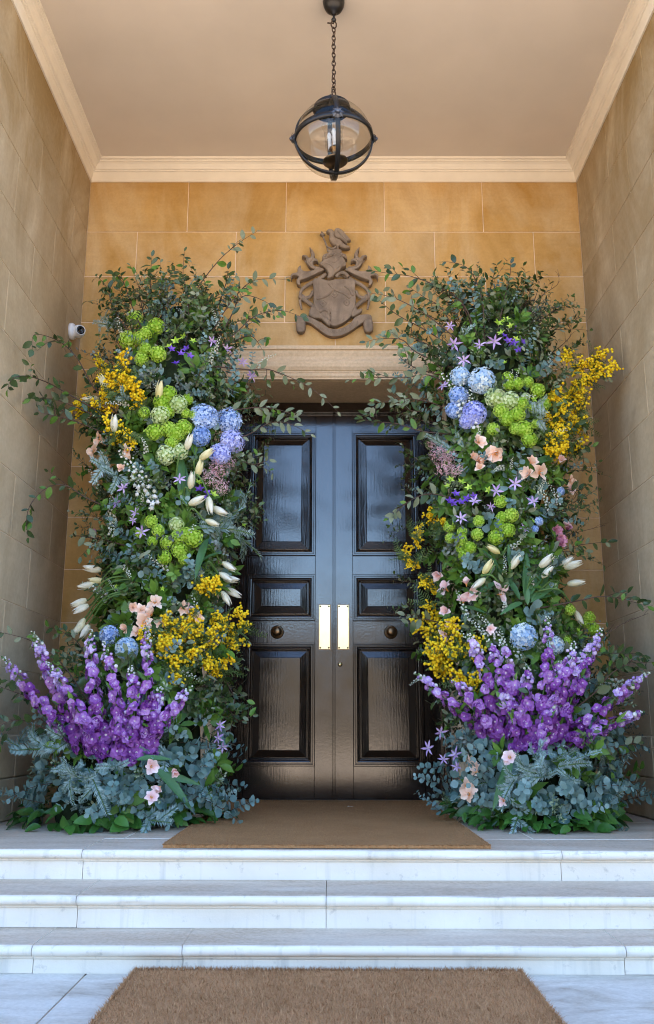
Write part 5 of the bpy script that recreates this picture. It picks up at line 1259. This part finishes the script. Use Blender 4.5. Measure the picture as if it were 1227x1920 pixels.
    for k in range(110):
        a = -pi*U(-.06, 1.06); row = U(0, 1)
        rr = U(.80, 1.06)-.08*row; P = Vector((cx+rx*rr*cos(a), cy+ry*rr*sin(a), U(.015, .03)+.075*row)); n = Vector((cos(a), sin(a), 0))
        d = (n*U(.5, 1)+Vector((U(-.9, .9), U(-.5, .2), U(-.5, .25)))).normalized(); s_ = U(.05, .125)
        if P.z+d.z*s_ < .012: d.z = (.015-P.z)/s_
        if abs((P+d*s_).x) > 1.80: continue
        link('leaf', rnd.choice(SALAL), frame(P, d, Vector((n.x*.9, n.y*1.2, U(.3, 1.2))), U(-.7, .7), s_), root)
    # ---- foliage all over, thinned where blooms sit
    def blocked(P):
        x, y = pix(P)
        for bx, by, r in cl:
            if (x-bx)**2+(y-by)**2 < (r*1.05+3)**2: return True
        return False
    H = C.z1-C.z0; made = 0; tries = 0
    # short tufts that close the gaps between the blooms
    cnt = {k: 0 for k in TUFT}
    while made < 540 and tries < 6000:
        tries += 1
        z = C.z0+.02+H*rnd.random()*1.0; cx, cy, rx, ry = C.get(z); h = (z-C.z0)/H
        a = -pi/2+rnd.gauss(0, 1.0); n = Vector((cos(a)/rx, sin(a)/ry, 0)).normalized()
        q = rnd.random()
        if h < .15: kind = 'euc' if q < .62 else 'varieg' if q < .85 else 'mid'
        elif h < .75: kind = 'mid' if q < .46 else 'dark' if q < .80 else 'euc' if q < .90 else 'varieg'
        else: kind = 'dark' if q < .5 else 'euc' if q < .66 else 'varieg' if q < .74 else 'mid'
        if cnt[kind] >= 290 or (h > .72 and U(0, 1) < .55): continue
        k = U(.74, .93); P = Vector((cx+rx*k*cos(a), cy+ry*k*sin(a), z))
        if abs(P.x) > 1.76 or P.y > -.1: continue
        cnt[kind] += 1; made += 1
        g = (n+Vector((U(-.5, .5), U(-.4, .2), U(-.4, .6)))).normalized()
        link('%s_tuft' % TN[kind], rnd.choice(TUFT[kind]), orient(P, g, U(.8, 1.25), U(0, 6)), root)
    made = 0; tries = 0
    target = 370
    while made < target and tries < 4000:
        tries += 1
        z = C.z0+.03+H*(rnd.random()**1.05)*.985; cx, cy, rx, ry = C.get(z); h = (z-C.z0)/H
        a = -pi/2+rnd.gauss(0, 1.0); back = abs(((a+pi/2+pi) % (2*pi))-pi) > 2.0
        if back and U(0, 1) < .5: continue
        n = Vector((cos(a)/rx, sin(a)/ry, 0)).normalized()
        k = U(.55, .80); P = Vector((cx+rx*k*cos(a), cy+ry*k*sin(a), z))
        q = rnd.random()
        if h < .15: kind = 'euc' if q < .58 else 'varieg' if q < .78 else 'silver' if q < .92 else 'mid' if q < .95 else 'eucd'
        elif h < .33: kind = 'dark' if q < .55 else 'mid' if q < .8 else 'varieg' if q < .9 else 'euc'
        elif h < .75: kind = 'dark' if q < .38 else 'mid' if q < .66 else 'euc' if q < .78 else 'varieg' if q < .88 else 'eucd'
        else: kind = 'dark' if q < .42 else 'eucd' if q < .64 else 'euc' if q < .78 else 'mid' if q < .95 else 'silver'
        upb = .1+.35*h+(.25 if h > .93 else 0)-(.25 if h < .12 else 0)
        g = (n+Vector((U(-.6, .6), U(-.4, .4), upb+U(-.6, .5)))).normalized(); s_ = U(.72, 1.1)*(.9 if h > .33 else 1)
        if h > .85: s_ *= U(.55, .95)
        tip = P+g*.27*s_; md = P+g*.17*s_
        if tip.z < .05 or abs(tip.x) > 1.80 or tip.y > -.03: continue
        if (blocked(tip) and U(0, 1) < .93) or (blocked(md) and U(0, 1) < .75): 
            s_ *= .5
            if blocked(P+g*.14*s_) and U(0, 1) < .6: continue
        link(NAMES[kind], rnd.choice(PROTO[kind]), orient(P, g, s_, U(0, 6)), root); made += 1
    # ---- loose wispy branches breaking the outline
    made = 0; tries = 0
    while made < 95 and tries < 6000:
        tries += 1
        h = rnd.random()**.75; z = C.z0+H*(.10+.88*h); cx, cy, rx, ry = C.get(z); sgn = rnd.choice((-1, 1)); a = -pi/2+sgn*abs(rnd.gauss(1.0, .55))
        n = Vector((cos(a), sin(a), 0)); P = Vector((cx+rx*.75*cos(a), cy+ry*.75*sin(a), z))
        g = (n*U(.5, 1)+Vector((U(-.3, .3), U(-.5, .1), U(-.25, .7)+(U(.2, 1.3) if h > .82 else 0)))).normalized(); s_ = U(.6, 1.0)*(1.0 if h > .6 else .85)
        tip = P+g*.42*s_
        if abs(tip.x) > 1.82 or tip.y > -.04 or tip.z < .1 or blocked(P+g*.25*s_) or (blocked(tip) and U(0, 1) < .6): 
            if U(0, 1) < .97: continue
            continue
        link('wispy_branch', rnd.choice(WISP), orient(P, g, s_, U(0, 6)), root); made += 1
    return root

build_column('L', 'tall flower column left of the doors, below the white security camera')
build_column('R', 'tall flower column right of the doors, mimosa arching from its upper right side')
